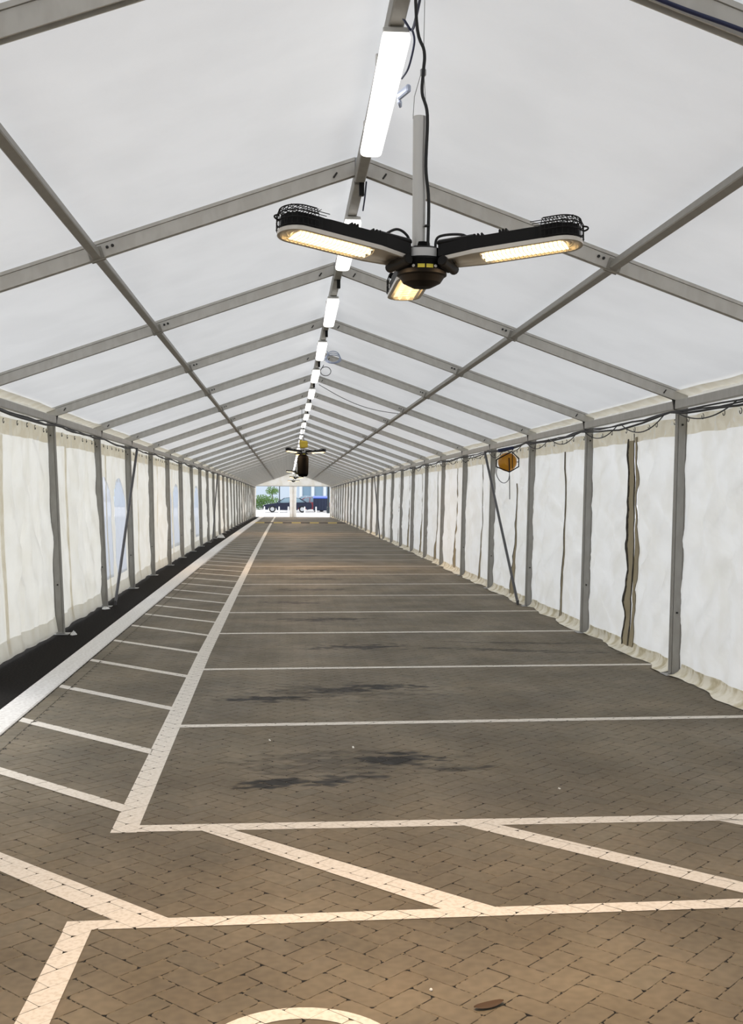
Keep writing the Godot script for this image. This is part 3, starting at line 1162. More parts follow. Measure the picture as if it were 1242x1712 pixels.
func purlins() -> void:
	for r: Array in [
		["ridge_beam", 0.0, "grey ridge beam above the row of batten lamps"],
		["roof_purlin", -1.515, "grey roof purlin halfway up the left roof slope"],
		["roof_purlin", 1.515, "grey roof purlin halfway up the right roof slope"],
		["eave_beam", -2.985, "grey eave beam along the top of the left wall"],
		["eave_beam", 2.985, "grey eave beam along the top of the right wall"]]:
		var o := thing(r[0], r[2], "beam", "beams along the tent")
		var x: float = r[1]
		for b in range(FIRST_BAY, ARCHES - 1):
			var a0 := arch_d(b) + 0.028
			var a1 := arch_d(b + 1) - 0.028
			var mb := MB.new()
			if x == 0.0:
				mb.bar(P(0, RIDGE - 0.012, a0), P(0, RIDGE - 0.012, a1), 0.062, 0.085, Vector3.UP, 0.005)
			elif absf(x) < 2.0:
				var y := RIDGE - SLOPE * absf(x)
				var nrm := Vector3(signf(x) * SLOPE, 1, 0).normalized()
				mb.bar(P(x, y, a0) + nrm * 0.028, P(x, y, a1) + nrm * 0.028, 0.05, 0.056, nrm, 0.005)
				for e: float in [a0 + 0.004, a1 - 0.004]:
					mb.bar(P(x, y, e) + nrm * 0.03 - Vector3(0, 0, 0.004), P(x, y, e) + nrm * 0.03 + Vector3(0, 0, 0.004), 0.085, 0.07, nrm, 0.002)
			else:
				mb.bar(P(x, 2.372, a0), P(x, 2.372, a1), 0.05, 0.078, Vector3.UP, 0.005)
			put(mb, "beam_length", M.eave_metal if absf(x) > 2.0 else M.purlin_metal, o)


# ------------------------------------------------------------------ lamps
func lamps() -> void:
	var L := 1.46
	var body := MB.new()
	body.box(Transform3D(Basis(), Vector3(0, 0.068, 0)), Vector3(0.085, 0.03, L - 0.03), 0.006)
	for s: float in [-1.0, 1.0]:
		body.box(Transform3D(Basis(), Vector3(0, 0.056, s * (L * 0.5 - 0.006))), Vector3(0.104, 0.040, 0.012), 0.005)
	var body_mesh := body.mesh(M.lamp_housing)
	var dif := MB.new()
	# rounded diffuser
	var poly := PackedVector2Array()
	for i in 13:
		var a := PI + PI * i / 12.0
		poly.append(Vector2(signf(cos(a)) * pow(absf(cos(a)), 0.6) * 0.056, pow(absf(sin(a)), 0.6) * -0.034 + 0.036))
	poly.append(Vector2(0.050, 0.054))
	poly.append(Vector2(-0.050, 0.054))
	dif.prism(poly, Transform3D(), -L * 0.5, L * 0.5)
	var dif_mesh := dif.mesh(M.batten_glow)
	var clip := MB.new()
	clip.box(Transform3D(Basis(), Vector3(0, 0.062, 0)), Vector3(0.118, 0.05, 0.022), 0.004)
	var clip_mesh := clip.mesh(M.galvanised)
	for b in range(0, ARCHES - 1):
		var d := arch_d(b) + 1.48
		var o := thing("batten_lamp", "lit white batten lamp under the ridge beam, %s lamp down the tunnel" % ordinal(b + 1), "lamp", "batten lamps along the ridge", P(0.0 + rng.randf_range(-0.012, 0.008), 3.325, d))
		o.rotation.y = rng.randf_range(-0.012, 0.012)
		put_mesh(body_mesh, "housing", o)
		put_mesh(dif_mesh, "diffuser", o)
		for s: float in [-0.42, 0.42]:
			var c := put_mesh(clip_mesh, "clip", o)
			c.position.z = s
		var l := AreaLight3D.new()
		l.name = "batten_light"
		l.area_size = Vector2(0.10, L - 0.04)
		l.light_color = Color(1.0, 0.985, 0.96)
		l.light_energy = 0.30
		l.area_range = 40.0
		l.area_attenuation = 2.0
		l.shadow_enabled = true
		o.add_child(l)
		l.position = Vector3(0, -0.006, 0)
		l.rotation = Vector3(-PI / 2, 0, 0)


# ------------------------------------------------------------------ heaters
func stadium(r0: float, r1: float, hw: float, inset := 0.0) -> PackedVector2Array:
	# outline of a heater arm seen from below: square at the hub, rounded at the tip; x along the arm
	var p := PackedVector2Array()
	p.append(Vector2(r0 + inset, -hw * 0.72 + inset))
	p.append(Vector2(r0 + 0.10, -hw + inset))
	var c := r1 - hw
	for i in 13:
		var a := -PI / 2 + PI * i / 12.0
		p.append(Vector2(c + (hw - inset) * cos(a), (hw - inset) * sin(a)))
	p.append(Vector2(r0 + 0.10, hw - inset))
	p.append(Vector2(r0 + inset, hw * 0.72 - inset))
	return p

func arm_parts() -> Dictionary:
	# arm frame: x outwards, y up, z across; outlines lie in (x, z)
	var flat := Transform3D(Basis(Vector3(1, 0, 0), Vector3(0, 0, 1), Vector3(0, -1, 0)), Vector3.ZERO)   # prism z -> -y
	var hw := 0.0575
	var out := {}
	# silver rim: a ring so that the lamp sits recessed
	var rim := MB.new()
	var o := stadium(0.085, 0.505, hw)
	var inn := stadium(0.095, 0.497, hw - 0.010)
	var n := o.size()
	for i in n:
		var j := (i + 1) % n
		for y: float in [0.0, -0.012]:
			rim.quad(Vector3(o[i].x, y, o[i].y), Vector3(o[j].x, y, o[j].y), Vector3(inn[j].x, y, inn[j].y), Vector3(inn[i].x, y, inn[i].y), Vector3(0, signf(y + 0.006), 0))
		var e := (o[i] + o[j]) * 0.5 - Vector2(0.3, 0)
		rim.quad(Vector3(o[i].x, 0, o[i].y), Vector3(o[j].x, 0, o[j].y), Vector3(o[j].x, -0.012, o[j].y), Vector3(o[i].x, -0.012, o[i].y), Vector3(e.x * 0.2, 0, e.y))
		rim.quad(Vector3(inn[i].x, 0, inn[i].y), Vector3(inn[j].x, 0, inn[j].y), Vector3(inn[j].x, -0.012, inn[j].y), Vector3(inn[i].x, -0.012, inn[i].y), Vector3(-e.x * 0.2, 0, -e.y))
	out["rim"] = rim.mesh(M.trim_metal)
	# reflector plate above the lamp, with pressed steps at the tip
	var pl := MB.new()
	pl.prism(stadium(0.09, 0.50, hw, 0.003), flat, -0.002, 0.002)
	for s in 3:
		var c := 0.452 + s * 0.010
		var path := PackedVector3Array()
		for i in 9:
			var a := -1.1 + 2.2 * i / 8.0
			path.append(Vector3(c - 0.03 + 0.034 * cos(a), -0.003, 0.034 * sin(a)))
		pl.tube(path, 0.0022, 5)
	out["reflector"] = pl.mesh(M.trim_metal)
	# glowing trough
	var gl := MB.new()
	gl.sheet(1, 10, func(i: int, j: int) -> Vector3:
		var a := -1.25 + 2.5 * j / 10.0
		return Vector3(0.205 + 0.25 * i, -0.004 - 0.010 * (1.0 - cos(a)) * 0.4 - 0.003, 0.036 * sin(a) / sin(1.25)), Vector3.DOWN)
	for s in 2:
		gl.tube(PackedVector3Array([Vector3(0.205, -0.012, -0.014 + 0.028 * s), Vector3(0.455, -0.012, -0.014 + 0.028 * s)]), 0.006, 8)
	out["glow"] = gl.mesh(M.heater_glow)
	# front guard wires
	var gw := MB.new()
	for i in 20:
		var x := 0.205 + 0.0131 * i
		gw.tube(PackedVector3Array([Vector3(x, -0.004, -0.046), Vector3(x, -0.019, -0.030), Vector3(x, -0.019, 0.030), Vector3(x, -0.004, 0.046)]), 0.0011, 4)
	out["guard"] = gw.mesh(M.trim_metal)
	# black housing
	var hs := MB.new()
	hs.prism(stadium(0.07, 0.42, hw - 0.004), flat, -0.040, -0.003)
	hs.prism(stadium(0.30, 0.497, hw - 0.008), flat, -0.042, -0.003)
	hs.box(Transform3D(Basis(), Vector3(0.13, 0.046, 0)), Vector3(0.13, 0.018, 0.085), 0.006)
	for s: float in [-1.0, 1.0]:
		for i in 3:
			hs.box(Transform3D(Basis(), Vector3(0.19 + 0.012 * i, 0.045, s * 0.035)), Vector3(0.006, 0.012, 0.03), 0.002)
			hs.box(Transform3D(Basis(), Vector3(0.27 + 0.010 * i, 0.045, s * 0.035)), Vector3(0.006, 0.014, 0.03), 0.002)
	out["housing"] = hs.mesh(M.black_steel)
	# wire cage round the outer half
	var cg := MB.new()
	var edge := stadium(0.30, 0.507, hw + 0.002)
	var walk := PackedVector2Array()
	for i in range(1, edge.size() - 2):
		var a := edge[i]
		var b := edge[i + 1]
		var m := maxi(1, int(a.distance_to(b) / 0.011))
		for s in m:
			walk.append(a.lerp(b, float(s) / m))
	walk.append(edge[edge.size() - 2])
	walk.remove_at(0)
	var rail_y := [0.004, 0.024, 0.045, 0.062]
	for ry: float in rail_y:
		var path := PackedVector3Array()
		for p in walk:
			var q := p.lerp(Vector2(0.44, 0), 0.0 if ry < 0.05 else 0.10)
			path.append(Vector3(q.x, ry, q.y))
		cg.tube(path, 0.0020, 5)
	for p in walk:
		cg.tube(PackedVector3Array([Vector3(p.x, 0.002, p.y), Vector3(p.x, 0.045, p.y), Vector3(lerpf(p.x, 0.44, 0.10), 0.062, p.y * 0.9)]), 0.0013, 4, false)
	for i in 12:
		var x := 0.40 + 0.0085 * i
		var half := 0.0535 if x < 0.447 else sqrt(maxf(0.0, 0.0535 * 0.0535 - (x - 0.447) * (x - 0.447)))
		cg.tube(PackedVector3Array([Vector3(x, 0.062, -half), Vector3(x, 0.062, half)]), 0.0013, 4, false)
	for i in 5:
		var z := -0.036 + 0.018 * i
		cg.tube(PackedVector3Array([Vector3(0.36, 0.063, z), Vector3(0.49, 0.063, z)]), 0.0013, 4, false)
	# end loop
	var loop := PackedVector3Array()
	for i in 9:
		var a := -PI / 2 + PI * i / 8.0
		loop.append(Vector3(0.507 + 0.016 * cos(a), 0.030 + 0.007 * sin(a), 0))
	cg.tube(loop, 0.0026, 6)
	out["cage"] = cg.mesh(M.black_steel)
	return out

func smooth(points: Array, per := 8) -> PackedVector3Array:
	var out := PackedVector3Array()
	var n := points.size()
	for i in n - 1:
		var p0: Vector3 = points[maxi(i - 1, 0)]
		var p1: Vector3 = points[i]
		var p2: Vector3 = points[i + 1]
		var p3: Vector3 = points[mini(i + 2, n - 1)]
		for s in per:
			out.append(p1.cubic_interpolate(p2, p0, p3, float(s) / per))
	out.append(points[n - 1])
	return out

func heaters() -> void:
	var arm := arm_parts()
	var hub := MB.new()
	hub.lathe([Vector2(0, -0.068), Vector2(0.030, -0.066), Vector2(0.058, -0.052), Vector2(0.070, -0.034), Vector2(0.077, -0.030), Vector2(0.077, 0.012), Vector2(0.066, 0.020), Vector2(0.066, 0.046), Vector2(0.050, 0.054), Vector2(0.026, 0.056), Vector2(0.024, 0.072), Vector2(0.0, 0.072)], Transform3D(), 28)
	var hub_black := mat("hub_black", 0.004, 0.0038, 0.0038, 0.55)
	hub_black.metallic_specular = 0.22
	var hub_mesh := hub.mesh(hub_black)
	var knuckle := MB.new()
	knuckle.box(Transform3D(Basis(), Vector3(0.083, -0.012, 0)), Vector3(0.03, 0.036, 0.07), 0.006)
	knuckle.lathe([Vector2(0, 0.052), Vector2(0.014, 0.052), Vector2(0.016, 0.048), Vector2(0.016, -0.048), Vector2(0.014, -0.052), Vector2(0, -0.052)], Transform3D(Basis(Vector3.RIGHT, PI / 2), Vector3(0.088, -0.016, 0)), 12)
	var knuckle_mesh := knuckle.mesh(M.black_steel)
	var lab := MB.new()
	lab.sheet(10, 1, func(i: int, j: int) -> Vector3:
		var a := -0.62 + 1.24 * i / 10.0
		return Vector3(sin(a) * 0.0668, 0.020 + 0.025 * j, cos(a) * 0.0668), Vector3(0, 0, 1))
	var lab_mesh := lab.mesh(M.label_silver)
	var yel := MB.new()
	for s: Array in [[-0.28, 0.0], [0.06, 0.34]]:
		yel.sheet(6, 1, func(i: int, j: int) -> Vector3:
			var a: float = lerpf(s[0], s[1], i / 6.0)
			return Vector3(sin(a) * 0.0778, -0.018 + 0.011 * j, cos(a) * 0.0778), Vector3(0, 0, 1))
	var yel_mesh := yel.mesh(M.label_yellow)
	var bolt := MB.new()
	bolt.lathe([Vector2(0, 0.004), Vector2(0.004, 0.003), Vector2(0.005, 0.0)], Transform3D(Basis(Vector3.RIGHT, PI / 2), Vector3.ZERO), 8)
	var bolt_mesh := bolt.mesh(M.galvanised)
	var spots := [
		[-0.004, 2.286, 3.45, "large black three-armed electric heater hanging nearest the camera, arms glowing"],
		[-0.09, 2.44, 24.15, "second black three-armed heater down the tunnel, with a yellow box above it"],
		[-0.03, 2.46, 45.2, "third black three-armed heater hanging far down the tunnel"],
		[0.03, 2.62, 66.15, "fourth black three-armed heater, small and far down the tunnel"],
		[0.0, 2.72, 84.15, "last black three-armed heater, tiny in front of the far gable"]]
	for h in spots.size():
		var s: Array = spots[h]
		var o := thing("patio_heater", s[3], "heater", "three-armed hanging heaters", P(s[0], s[1], s[2]))
		o.rotation.y = [0.0, 0.25, -0.1, 0.3, 0.1][h]
		put_mesh(hub_mesh, "hub", o)
		put_mesh(lab_mesh, "rating_label", o).set_meta("label", "silver rating label on the hub")
		put_mesh(yel_mesh, "warning_label", o).set_meta("label", "yellow warning stripe on the hub")
		for a: float in [-0.45, 0.45]:
			var bo := put_mesh(bolt_mesh, "bolt", o)
			bo.position = Vector3(sin(a) * 0.077, -0.012, cos(a) * 0.077)
			bo.rotation.y = a
		# arms: left-front, right-front, away; [heading, tilt up, roll]
		var near_pose := [[PI + PI / 6.0, 0.085, 0.12], [-PI / 6.0, 0.062, -0.12], [PI / 2.0 + 0.02, -0.03, 0.0]]
		for ai in 3:
			var ps: Array = near_pose[ai]
			var an := node("heater_arm", o)
			var b := Basis(Vector3.UP, ps[0]) * Basis(Vector3(0, 0, 1), ps[1]) * Basis(Vector3.RIGHT, ps[2])
			an.transform = Transform3D(b, Vector3(0, 0.006, 0))
			put_mesh(knuckle_mesh, "knuckle", an)
			put_mesh(arm["rim"], "rim", an)
			put_mesh(arm["reflector"], "reflector", an)
			put_mesh(arm["glow"], "lamp_tube", an).set_meta("label", "glowing orange-white heating lamp")
			put_mesh(arm["housing"], "housing", an)
			if h < 2:
				put_mesh(arm["guard"], "front_guard", an)
				put_mesh(arm["cage"], "wire_cage", an)
			var l := AreaLight3D.new()
			l.name = "heater_light"
			l.area_size = Vector2(0.25, 0.07)
			l.light_color = Color(1.0, 0.83, 0.64)
			l.light_energy = 2.05
			l.area_range = 40.0
			l.area_attenuation = 2.0
			l.shadow_enabled = true
			an.add_child(l)
			l.position = Vector3(0.33, -0.024, 0)
			l.rotation = Vector3(-PI / 2, 0, 0)
			# cable loop from the hub into the arm
			var dirv := b * Vector3.RIGHT
			var cm := MB.new()
			var off := Vector3(dirv.x, 0, dirv.z)
			cm.tube(smooth([off * 0.045 + Vector3(0, 0.045, 0), off * 0.055 + Vector3(0, 0.085, 0), off * (0.10 if ai == 0 else 0.13) + Vector3(0, 0.100 if ai == 0 else 0.085, 0), off * 0.165 + Vector3(0, 0.062, 0)]), 0.0042, 7)
			put(cm, "cable", M.black_rubber, o)
		var top := 0.458 if h == 0 else 0.36
		var pole := MB.new()
		pole.lathe([Vector2(0.0, 0.056), Vector2(0.0205, 0.056), Vector2(0.0205, top), Vector2(0.0175, top), Vector2(0.0175, top - 0.05), Vector2(0, top - 0.05)], Transform3D(Basis(), Vector3(-0.010, 0, 0)), 20)
		put(pole, "pole", M.galvanised, o)
		# steel sling wires up to the ridge beam
		var ridge: float = RIDGE - 0.055 - s[1]
		var wm := MB.new()
		for sg: float in [-1.0, 1.0]:
			wm.tube(PackedVector3Array([Vector3(-0.010 + sg * 0.0205, top - 0.006, 0), Vector3(-0.010 + sg * 0.017, top + 0.06, 0.002), Vector3(-0.002 + sg * 0.004, top + 0.135, 0)]), 0.0012, 5)
		wm.tube(PackedVector3Array([Vector3(0, top + 0.132, 0), Vector3(0.004, minf(top + 0.4, ridge - 0.02), 0), Vector3(0.0, ridge + 0.02, 0)]), 0.0012, 5)
		wm.box(Transform3D(Basis(), Vector3(0, top + 0.136, 0)), Vector3(0.018, 0.022, 0.012), 0.003)
		put(wm, "sling_wire", M.steel, o)
		# the supply cord, tied along the pole
		var cord := MB.new()
		cord.tube(smooth([Vector3(0.016, 0.06, 0.018), Vector3(0.018, 0.2, 0.016), Vector3(0.008, 0.30, 0.022), Vector3(0.012, top, 0.018), Vector3(-0.004, top + 0.07, 0.012), Vector3(0.0, top + 0.14, 0.010), Vector3(0.002, top + 0.20, 0.006), Vector3(-0.022, minf(top + 0.30, ridge - 0.05), 0), Vector3(-0.030, ridge + 0.02, 0)], 6), 0.0052, 7)
		for y: float in [0.12]:
			cord.box(Transform3D(Basis(), Vector3(0.014, y, 0.018)), Vector3(0.016, 0.006, 0.014), 0.001)
		put(cord, "power_cord", M.black_rubber, o)
		if h == 1:
			var cv := MB.new()
			cv.lathe([Vector2(0, -0.50), Vector2(0.09, -0.49), Vector2(0.115, -0.44), Vector2(0.122, -0.10), Vector2(0.10, -0.05), Vector2(0.07, -0.02)], Transform3D(), 18)
			var cover_black := mat("cover_black", 0.003, 0.003, 0.003, 1.0)
			cover_black.metallic_specular = 0.0
			put(cv, "hub_cover", cover_black, o)
			var yb := MB.new()
			yb.box(Transform3D(Basis(Vector3(0, 0, 1), 0.1), Vector3(-0.005, 0.19, 0.06)), Vector3(0.17, 0.15, 0.10), 0.02)
			yb.tube(PackedVector3Array([Vector3(-0.09, 0.27, 0.06), Vector3(0.0, 0.25, 0.06), Vector3(0.09, 0.22, 0.06)]), 0.02, 8)
			var ym := mat("socket_yellow", 0.50, 0.36, 0.03, 0.5)
			put(yb, "socket_box", ym, o).set_meta("label", "yellow socket box above the hub")


# ------------------------------------------------------------------ cables
func cables() -> void:
	# bundle of cables along each eave, clipped at every post
	for side: int in [-1, 1]:
		var mb := MB.new()
		for strand in 3:
			var pts := PackedVector3Array()
			var steps := 31 * 8
			for i in steps + 1:
				var k := FIRST_BAY + 31.0 * i / steps
				var t: float = k - floor(k)
				var sagv := (0.045 if side < 0 else 0.05) * sin(PI * t) * (0.7 + 0.5 * noise2.get_noise_2d(floor(k) * 3.3, side * 5.0 + strand))
				var y := 2.298 - sagv + 0.012 * noise2.get_noise_2d(k * 7.0, strand * 9.0 + side)
				pts.append(P(side * (2.925 + 0.008 * strand), y + 0.010 * strand, arch_d(k)))
			mb.tube(pts, 0.0075 if strand else 0.010, 6)
		var o := put(mb, "cable_bundle", M.black_rubber)
		tag(o, "bundle of black cables along the top of the %s" % ("left wall" if side < 0 else "right wall"), "cable", "cable bundles under the eaves")
	# slack loops on the right
	var names := ["beyond the right edge's first post", "between the first and second post in view", "by the brown seam", "next to the amber lamp", "past the amber lamp"]
	for b in range(1, 9):
		var n_loops := 2
		for l in n_loops:
			var mb := MB.new()
			var t0 := 0.03 + 0.46 * l
			var t1 := t0 + 0.42
			var deep := 0.10 + 0.05 * noise2.get_noise_2d(b * 5.0 + l, 4.0)
			var pts := PackedVector3Array()
			for i in 17:
				var u := i / 16.0
				pts.append(P(2.898, 2.285 - deep * 4.0 * u * (1.0 - u), arch_d(b + lerpf(t0, t1, u))))
			mb.tube(pts, 0.0055, 6)
			var o := put(mb, "slack_cable", M.black_rubber)
			tag(o, "slack black cable loop under the right eave, %s loop counted from the near end" % ordinal((b - 1) * 2 + l + 1), "cable", "slack cable loops on the right")
	# blue cable along the nearest right rafter
	var bc := MB.new()
	var bp := []
	for x: float in [0.05, 0.3, 0.66, 0.85, 1.08, 1.5, 2.1, 2.8]:
		bp.append(P(x, RIDGE - SLOPE * x + 0.012 + 0.008 * sin(x * 6.0), D0 - 0.042))
	bc.tube(smooth(bp, 6), 0.0075, 7)
	var bo := put(bc, "blue_cable", M.blue_cable)
	tag(bo, "dark blue cable along the nearest rafter in the upper right corner", "cable")
	# flex from the first lamp to the ridge, and the loops beyond
	var f := MB.new()
	f.tube(smooth([P(0.0, 3.42, 4.28), P(0.035, 3.40, 4.34), P(0.060, 3.385, 4.36), P(0.062, 3.39, 4.2), P(0.055, 3.41, 3.9), P(0.035, 3.44, 3.66)]), 0.0055, 6)
	f.tube(smooth([P(0.060, 3.385, 4.36), P(0.075, 3.36, 4.42), P(0.072, 3.33, 4.60), P(0.060, 3.34, 4.75)]), 0.0045, 6)
	tag(put(f, "lamp_flex", M.blue_cable), "dark flex joining the nearest batten lamp to the ridge", "cable")
	var plug := MB.new()
	plug.box(Transform3D(Basis(Vector3(0, 1, 0), 0.3), P(0.078, 3.315, 4.84)), Vector3(0.022, 0.035, 0.11), 0.006)
	plug.box(Transform3D(Basis(Vector3(0, 1, 0), -0.2), P(0.068, 3.300, 4.93)), Vector3(0.016, 0.028, 0.06), 0.005)
	tag(put(plug, "lamp_plug", M.pale_blue_cable), "small grey-blue plug hanging beside the nearest batten lamp", "plug")
	var g := MB.new()
	g.tube(smooth([P(0.045, 3.44, 6.70), P(0.050, 3.40, 6.9), P(0.052, 3.37, 7.1)]), 0.005, 6)
	tag(put(g, "lamp_flex", M.blue_cable), "dark flex at the head of the second batten lamp", "cable")
	for c: Array in [[0.165, 3.35, 14.55, 0.085, "pale_blue_cable", "coiled pale blue cable hanging by the fourth batten lamp"], [0.12, 3.33, 16.1, 0.075, "grey_cable", "small grey cable loop beside the fifth batten lamp"]]:
		var cm := MB.new()
		for r in (3 if c[4] == "pale_blue_cable" else 1):
			var pts := PackedVector3Array()
			for i in 25:
				var a := TAU * i / 24.0 + r
				pts.append(P(c[0] + c[3] * cos(a) * (1.0 + 0.12 * r), c[1] + c[3] * sin(a) * (0.85 - 0.1 * r) - 0.012 * r, c[2] + 0.03 * r))
			cm.tube(pts, 0.006, 6)
		cm.tube(PackedVector3Array([P(c[0] - 0.07, c[1] + 0.02, c[2]), P(0.095, 3.43, c[2] + 0.1)]), 0.006, 6)
		tag(put(cm, "cable_coil", M[c[4]]), c[5], "cable")
	# drooping line across the right slope further down
	var sl := MB.new()
	var pts2 := []
	for i in 9:
		var u := i / 8.0
		pts2.append(P(0.1 + 1.35 * u, RIDGE - SLOPE * (0.1 + 1.35 * u) - 0.01 - 0.10 * sin(PI * u), arch_d(5) + 0.3))
	sl.tube(smooth(pts2, 4), 0.006, 6)
	tag(put(sl, "slack_cable", M.grey_cable), "thin grey cable sagging across the right roof slope beyond the fifth arch", "cable")


func eave_lamp() -> void:
	var at := P(2.80, 2.06, 16.35)
	var o := thing("work_lamp", "amber lamp in a black wire guard hung under the right eave", "lamp", "", at)
	var am := mat("amber_plastic", 0.62, 0.33, 0.03, 0.3)
	am.backlight_enabled = true
	am.backlight = lin(0.6, 0.32, 0.03)
	var body := MB.new()
	var tilt := Transform3D(Basis(Vector3(0, 0, 1), 0.35) * Basis(Vector3.RIGHT, PI / 2), Vector3(0.02, 0, 0))
	body.lathe([Vector2(0, 0.09), Vector2(0.06, 0.085), Vector2(0.11, 0.06), Vector2(0.135, 0.02), Vector2(0.14, -0.03), Vector2(0.11, -0.07), Vector2(0, -0.08)], tilt, 24)
	put(body, "lamp_shell", am, o)
	var gm := MB.new()
	var hexp := []
	for p: Array in [[-0.165, 0.03], [-0.165, -0.075], [0.03, -0.15], [0.165, -0.07], [0.165, 0.05], [0.06, 0.15], [-0.165, 0.03]]:
		hexp.append(Vector3(p[0], p[1], 0.10))
	gm.tube(PackedVector3Array(hexp), 0.010, 6)
	gm.tube(PackedVector3Array([Vector3(0.02, 0.06, 0.105), Vector3(0.03, -0.15, 0.10)]), 0.009, 6)
	gm.tube(PackedVector3Array([Vector3(0.07, 0.14, 0.10), Vector3(0.075, -0.10, 0.10)]), 0.006, 6)
	for p: Array in [[-0.165, 0.03], [-0.165, -0.075], [0.03, -0.15], [0.165, 0.0]]:
		gm.tube(PackedVector3Array([Vector3(p[0], p[1], 0.10), Vector3(p[0] * 0.8, p[1] * 0.8, -0.06)]), 0.006, 6)
	put(gm, "wire_guard", M.black_steel, o)
	var hk := MB.new()
	hk.tube(smooth([Vector3(0.06, 0.15, 0.09), Vector3(0.10, 0.20, 0.04), Vector3(0.12, 0.235, 0.0)]), 0.006, 6)
	put(hk, "hanger", M.black_steel, o)
	var cl := MB.new()
	cl.tube(smooth([Vector3(-0.15, -0.08, 0.08), Vector3(-0.16, -0.18, 0.08), Vector3(-0.11, -0.28, 0.08), Vector3(-0.04, -0.31, 0.08), Vector3(0.02, -0.26, 0.08), Vector3(0.035, -0.15, 0.08)]), 0.006, 6)
	cl.tube(PackedVector3Array([Vector3(0.035, -0.20, 0.08), Vector3(0.04, -0.55, 0.08)]), 0.007, 6)
	put(cl, "cable_loop", M.grey_cable, o)
	var bl := MB.new()
	bl.box(Transform3D(Basis(Vector3(0, 0, 1), 0.2), Vector3(-0.02, 0.185, 0.05)), Vector3(0.24, 0.05, 0.06), 0.012)
	put(bl, "blue_plug", M.blue_cable, o).set_meta("label", "dark blue plugs above the amber lamp")


func small_things() -> void:
	# speed hump across the far end
	var d := 64.0
	var o := thing("speed_hump", "black and yellow striped speed hump across the far paving", "speed hump", "", P(0, 0, d))
	var prof := PackedVector2Array([Vector2(-0.20, 0.0), Vector2(-0.14, 0.03), Vector2(-0.06, 0.05), Vector2(0.06, 0.05), Vector2(0.14, 0.03), Vector2(0.20, 0.0)])
	for i in 10:
		var mb := MB.new()
		mb.prism(prof, Transform3D(Basis(Vector3(0, 0, 1), Vector3(0, 1, 0), Vector3(1, 0, 0)), Vector3(-2.24 + 0.515 * i, 0.004, 0)), 0.0, 0.512)
		put(mb, "hump_segment", M.hump_yellow if i % 2 == 0 else M.hump_black, o)
	# crumpled white cloth by the left wall
	for c: Array in [[-2.80, 40.6, 0.24, 0.10, "crumpled white sheet lying on the asphalt far down the left wall"], [-2.765, 12.55, 0.055, 0.03, "small white scrap beside a left post's foot"], [-2.86, 15.35, 0.10, 0.022, "flat white pad at the foot of the post before the window panel"]]:
		var mb := MB.new()
		var top := MB.new()
		mb.sheet(16, 10, func(i: int, j: int) -> Vector3:
			var a := TAU * i / 16.0
			var r := j / 10.0
			var rr: float = c[2] * r * (1.0 + 0.25 * noise2.get_noise_2d(cos(a) * 1.7 + c[1], sin(a) * 1.7))
			var y: float = c[3] * (1.0 - r * r) * (1.0 + 0.8 * noise2.get_noise_2d(cos(a) * r * 4.0 + 3.0, sin(a) * r * 4.0 + c[1])) + 0.003
			return P(c[0] + rr * cos(a) * 0.6, maxf(0.003, y), c[1] + rr * sin(a)), Vector3.UP)
		tag(put(mb, "white_scrap", M.litter_white), c[4], "litter")
	# crumbs of litter on the blocks
	for c: Array in [[0.0, 6.92, 0.012, "white crumb on the paving beyond the first cross line, near the oil stain"], [-0.52, 7.15, 0.010, "white crumb on the paving left of the oil stain"], [0.05, 3.52, 0.009, "white crumb in the foreground below the nearest cross line"], [0.66, 5.06, 0.009, "tiny white crumb in the hatching under the right arm"], [1.05, 5.9, 0.010, "pale grit on the paving above the hatching"]]:
		var mb := MB.new()
		mb.box(Transform3D(Basis(Vector3(0.3, 1, 0.2).normalized(), c[1] * 3.0), P(c[0], c[2] * 0.35, c[1])), Vector3(c[2] * 1.6, c[2] * 0.8, c[2]), c[2] * 0.25)
		tag(put(mb, "litter_crumb", M.litter_white), c[3], "litter")
	var lf := MB.new()
	lf.sheet(8, 6, func(i: int, j: int) -> Vector3:
		var u := i / 8.0 * 2.0 - 1.0
		var v := j / 6.0 * 2.0 - 1.0
		var w := 0.022 * sqrt(maxf(0.02, 1.0 - u * u))
		return P(0.215 + u * 0.05, 0.003 + 0.004 * u * u + 0.003 * absf(v), 3.40 + v * w + u * 0.02), Vector3.UP)
	tag(put(lf, "dead_leaf", M.litter_brown), "dark brown dead leaf lying in the foreground at the bottom", "leaf")


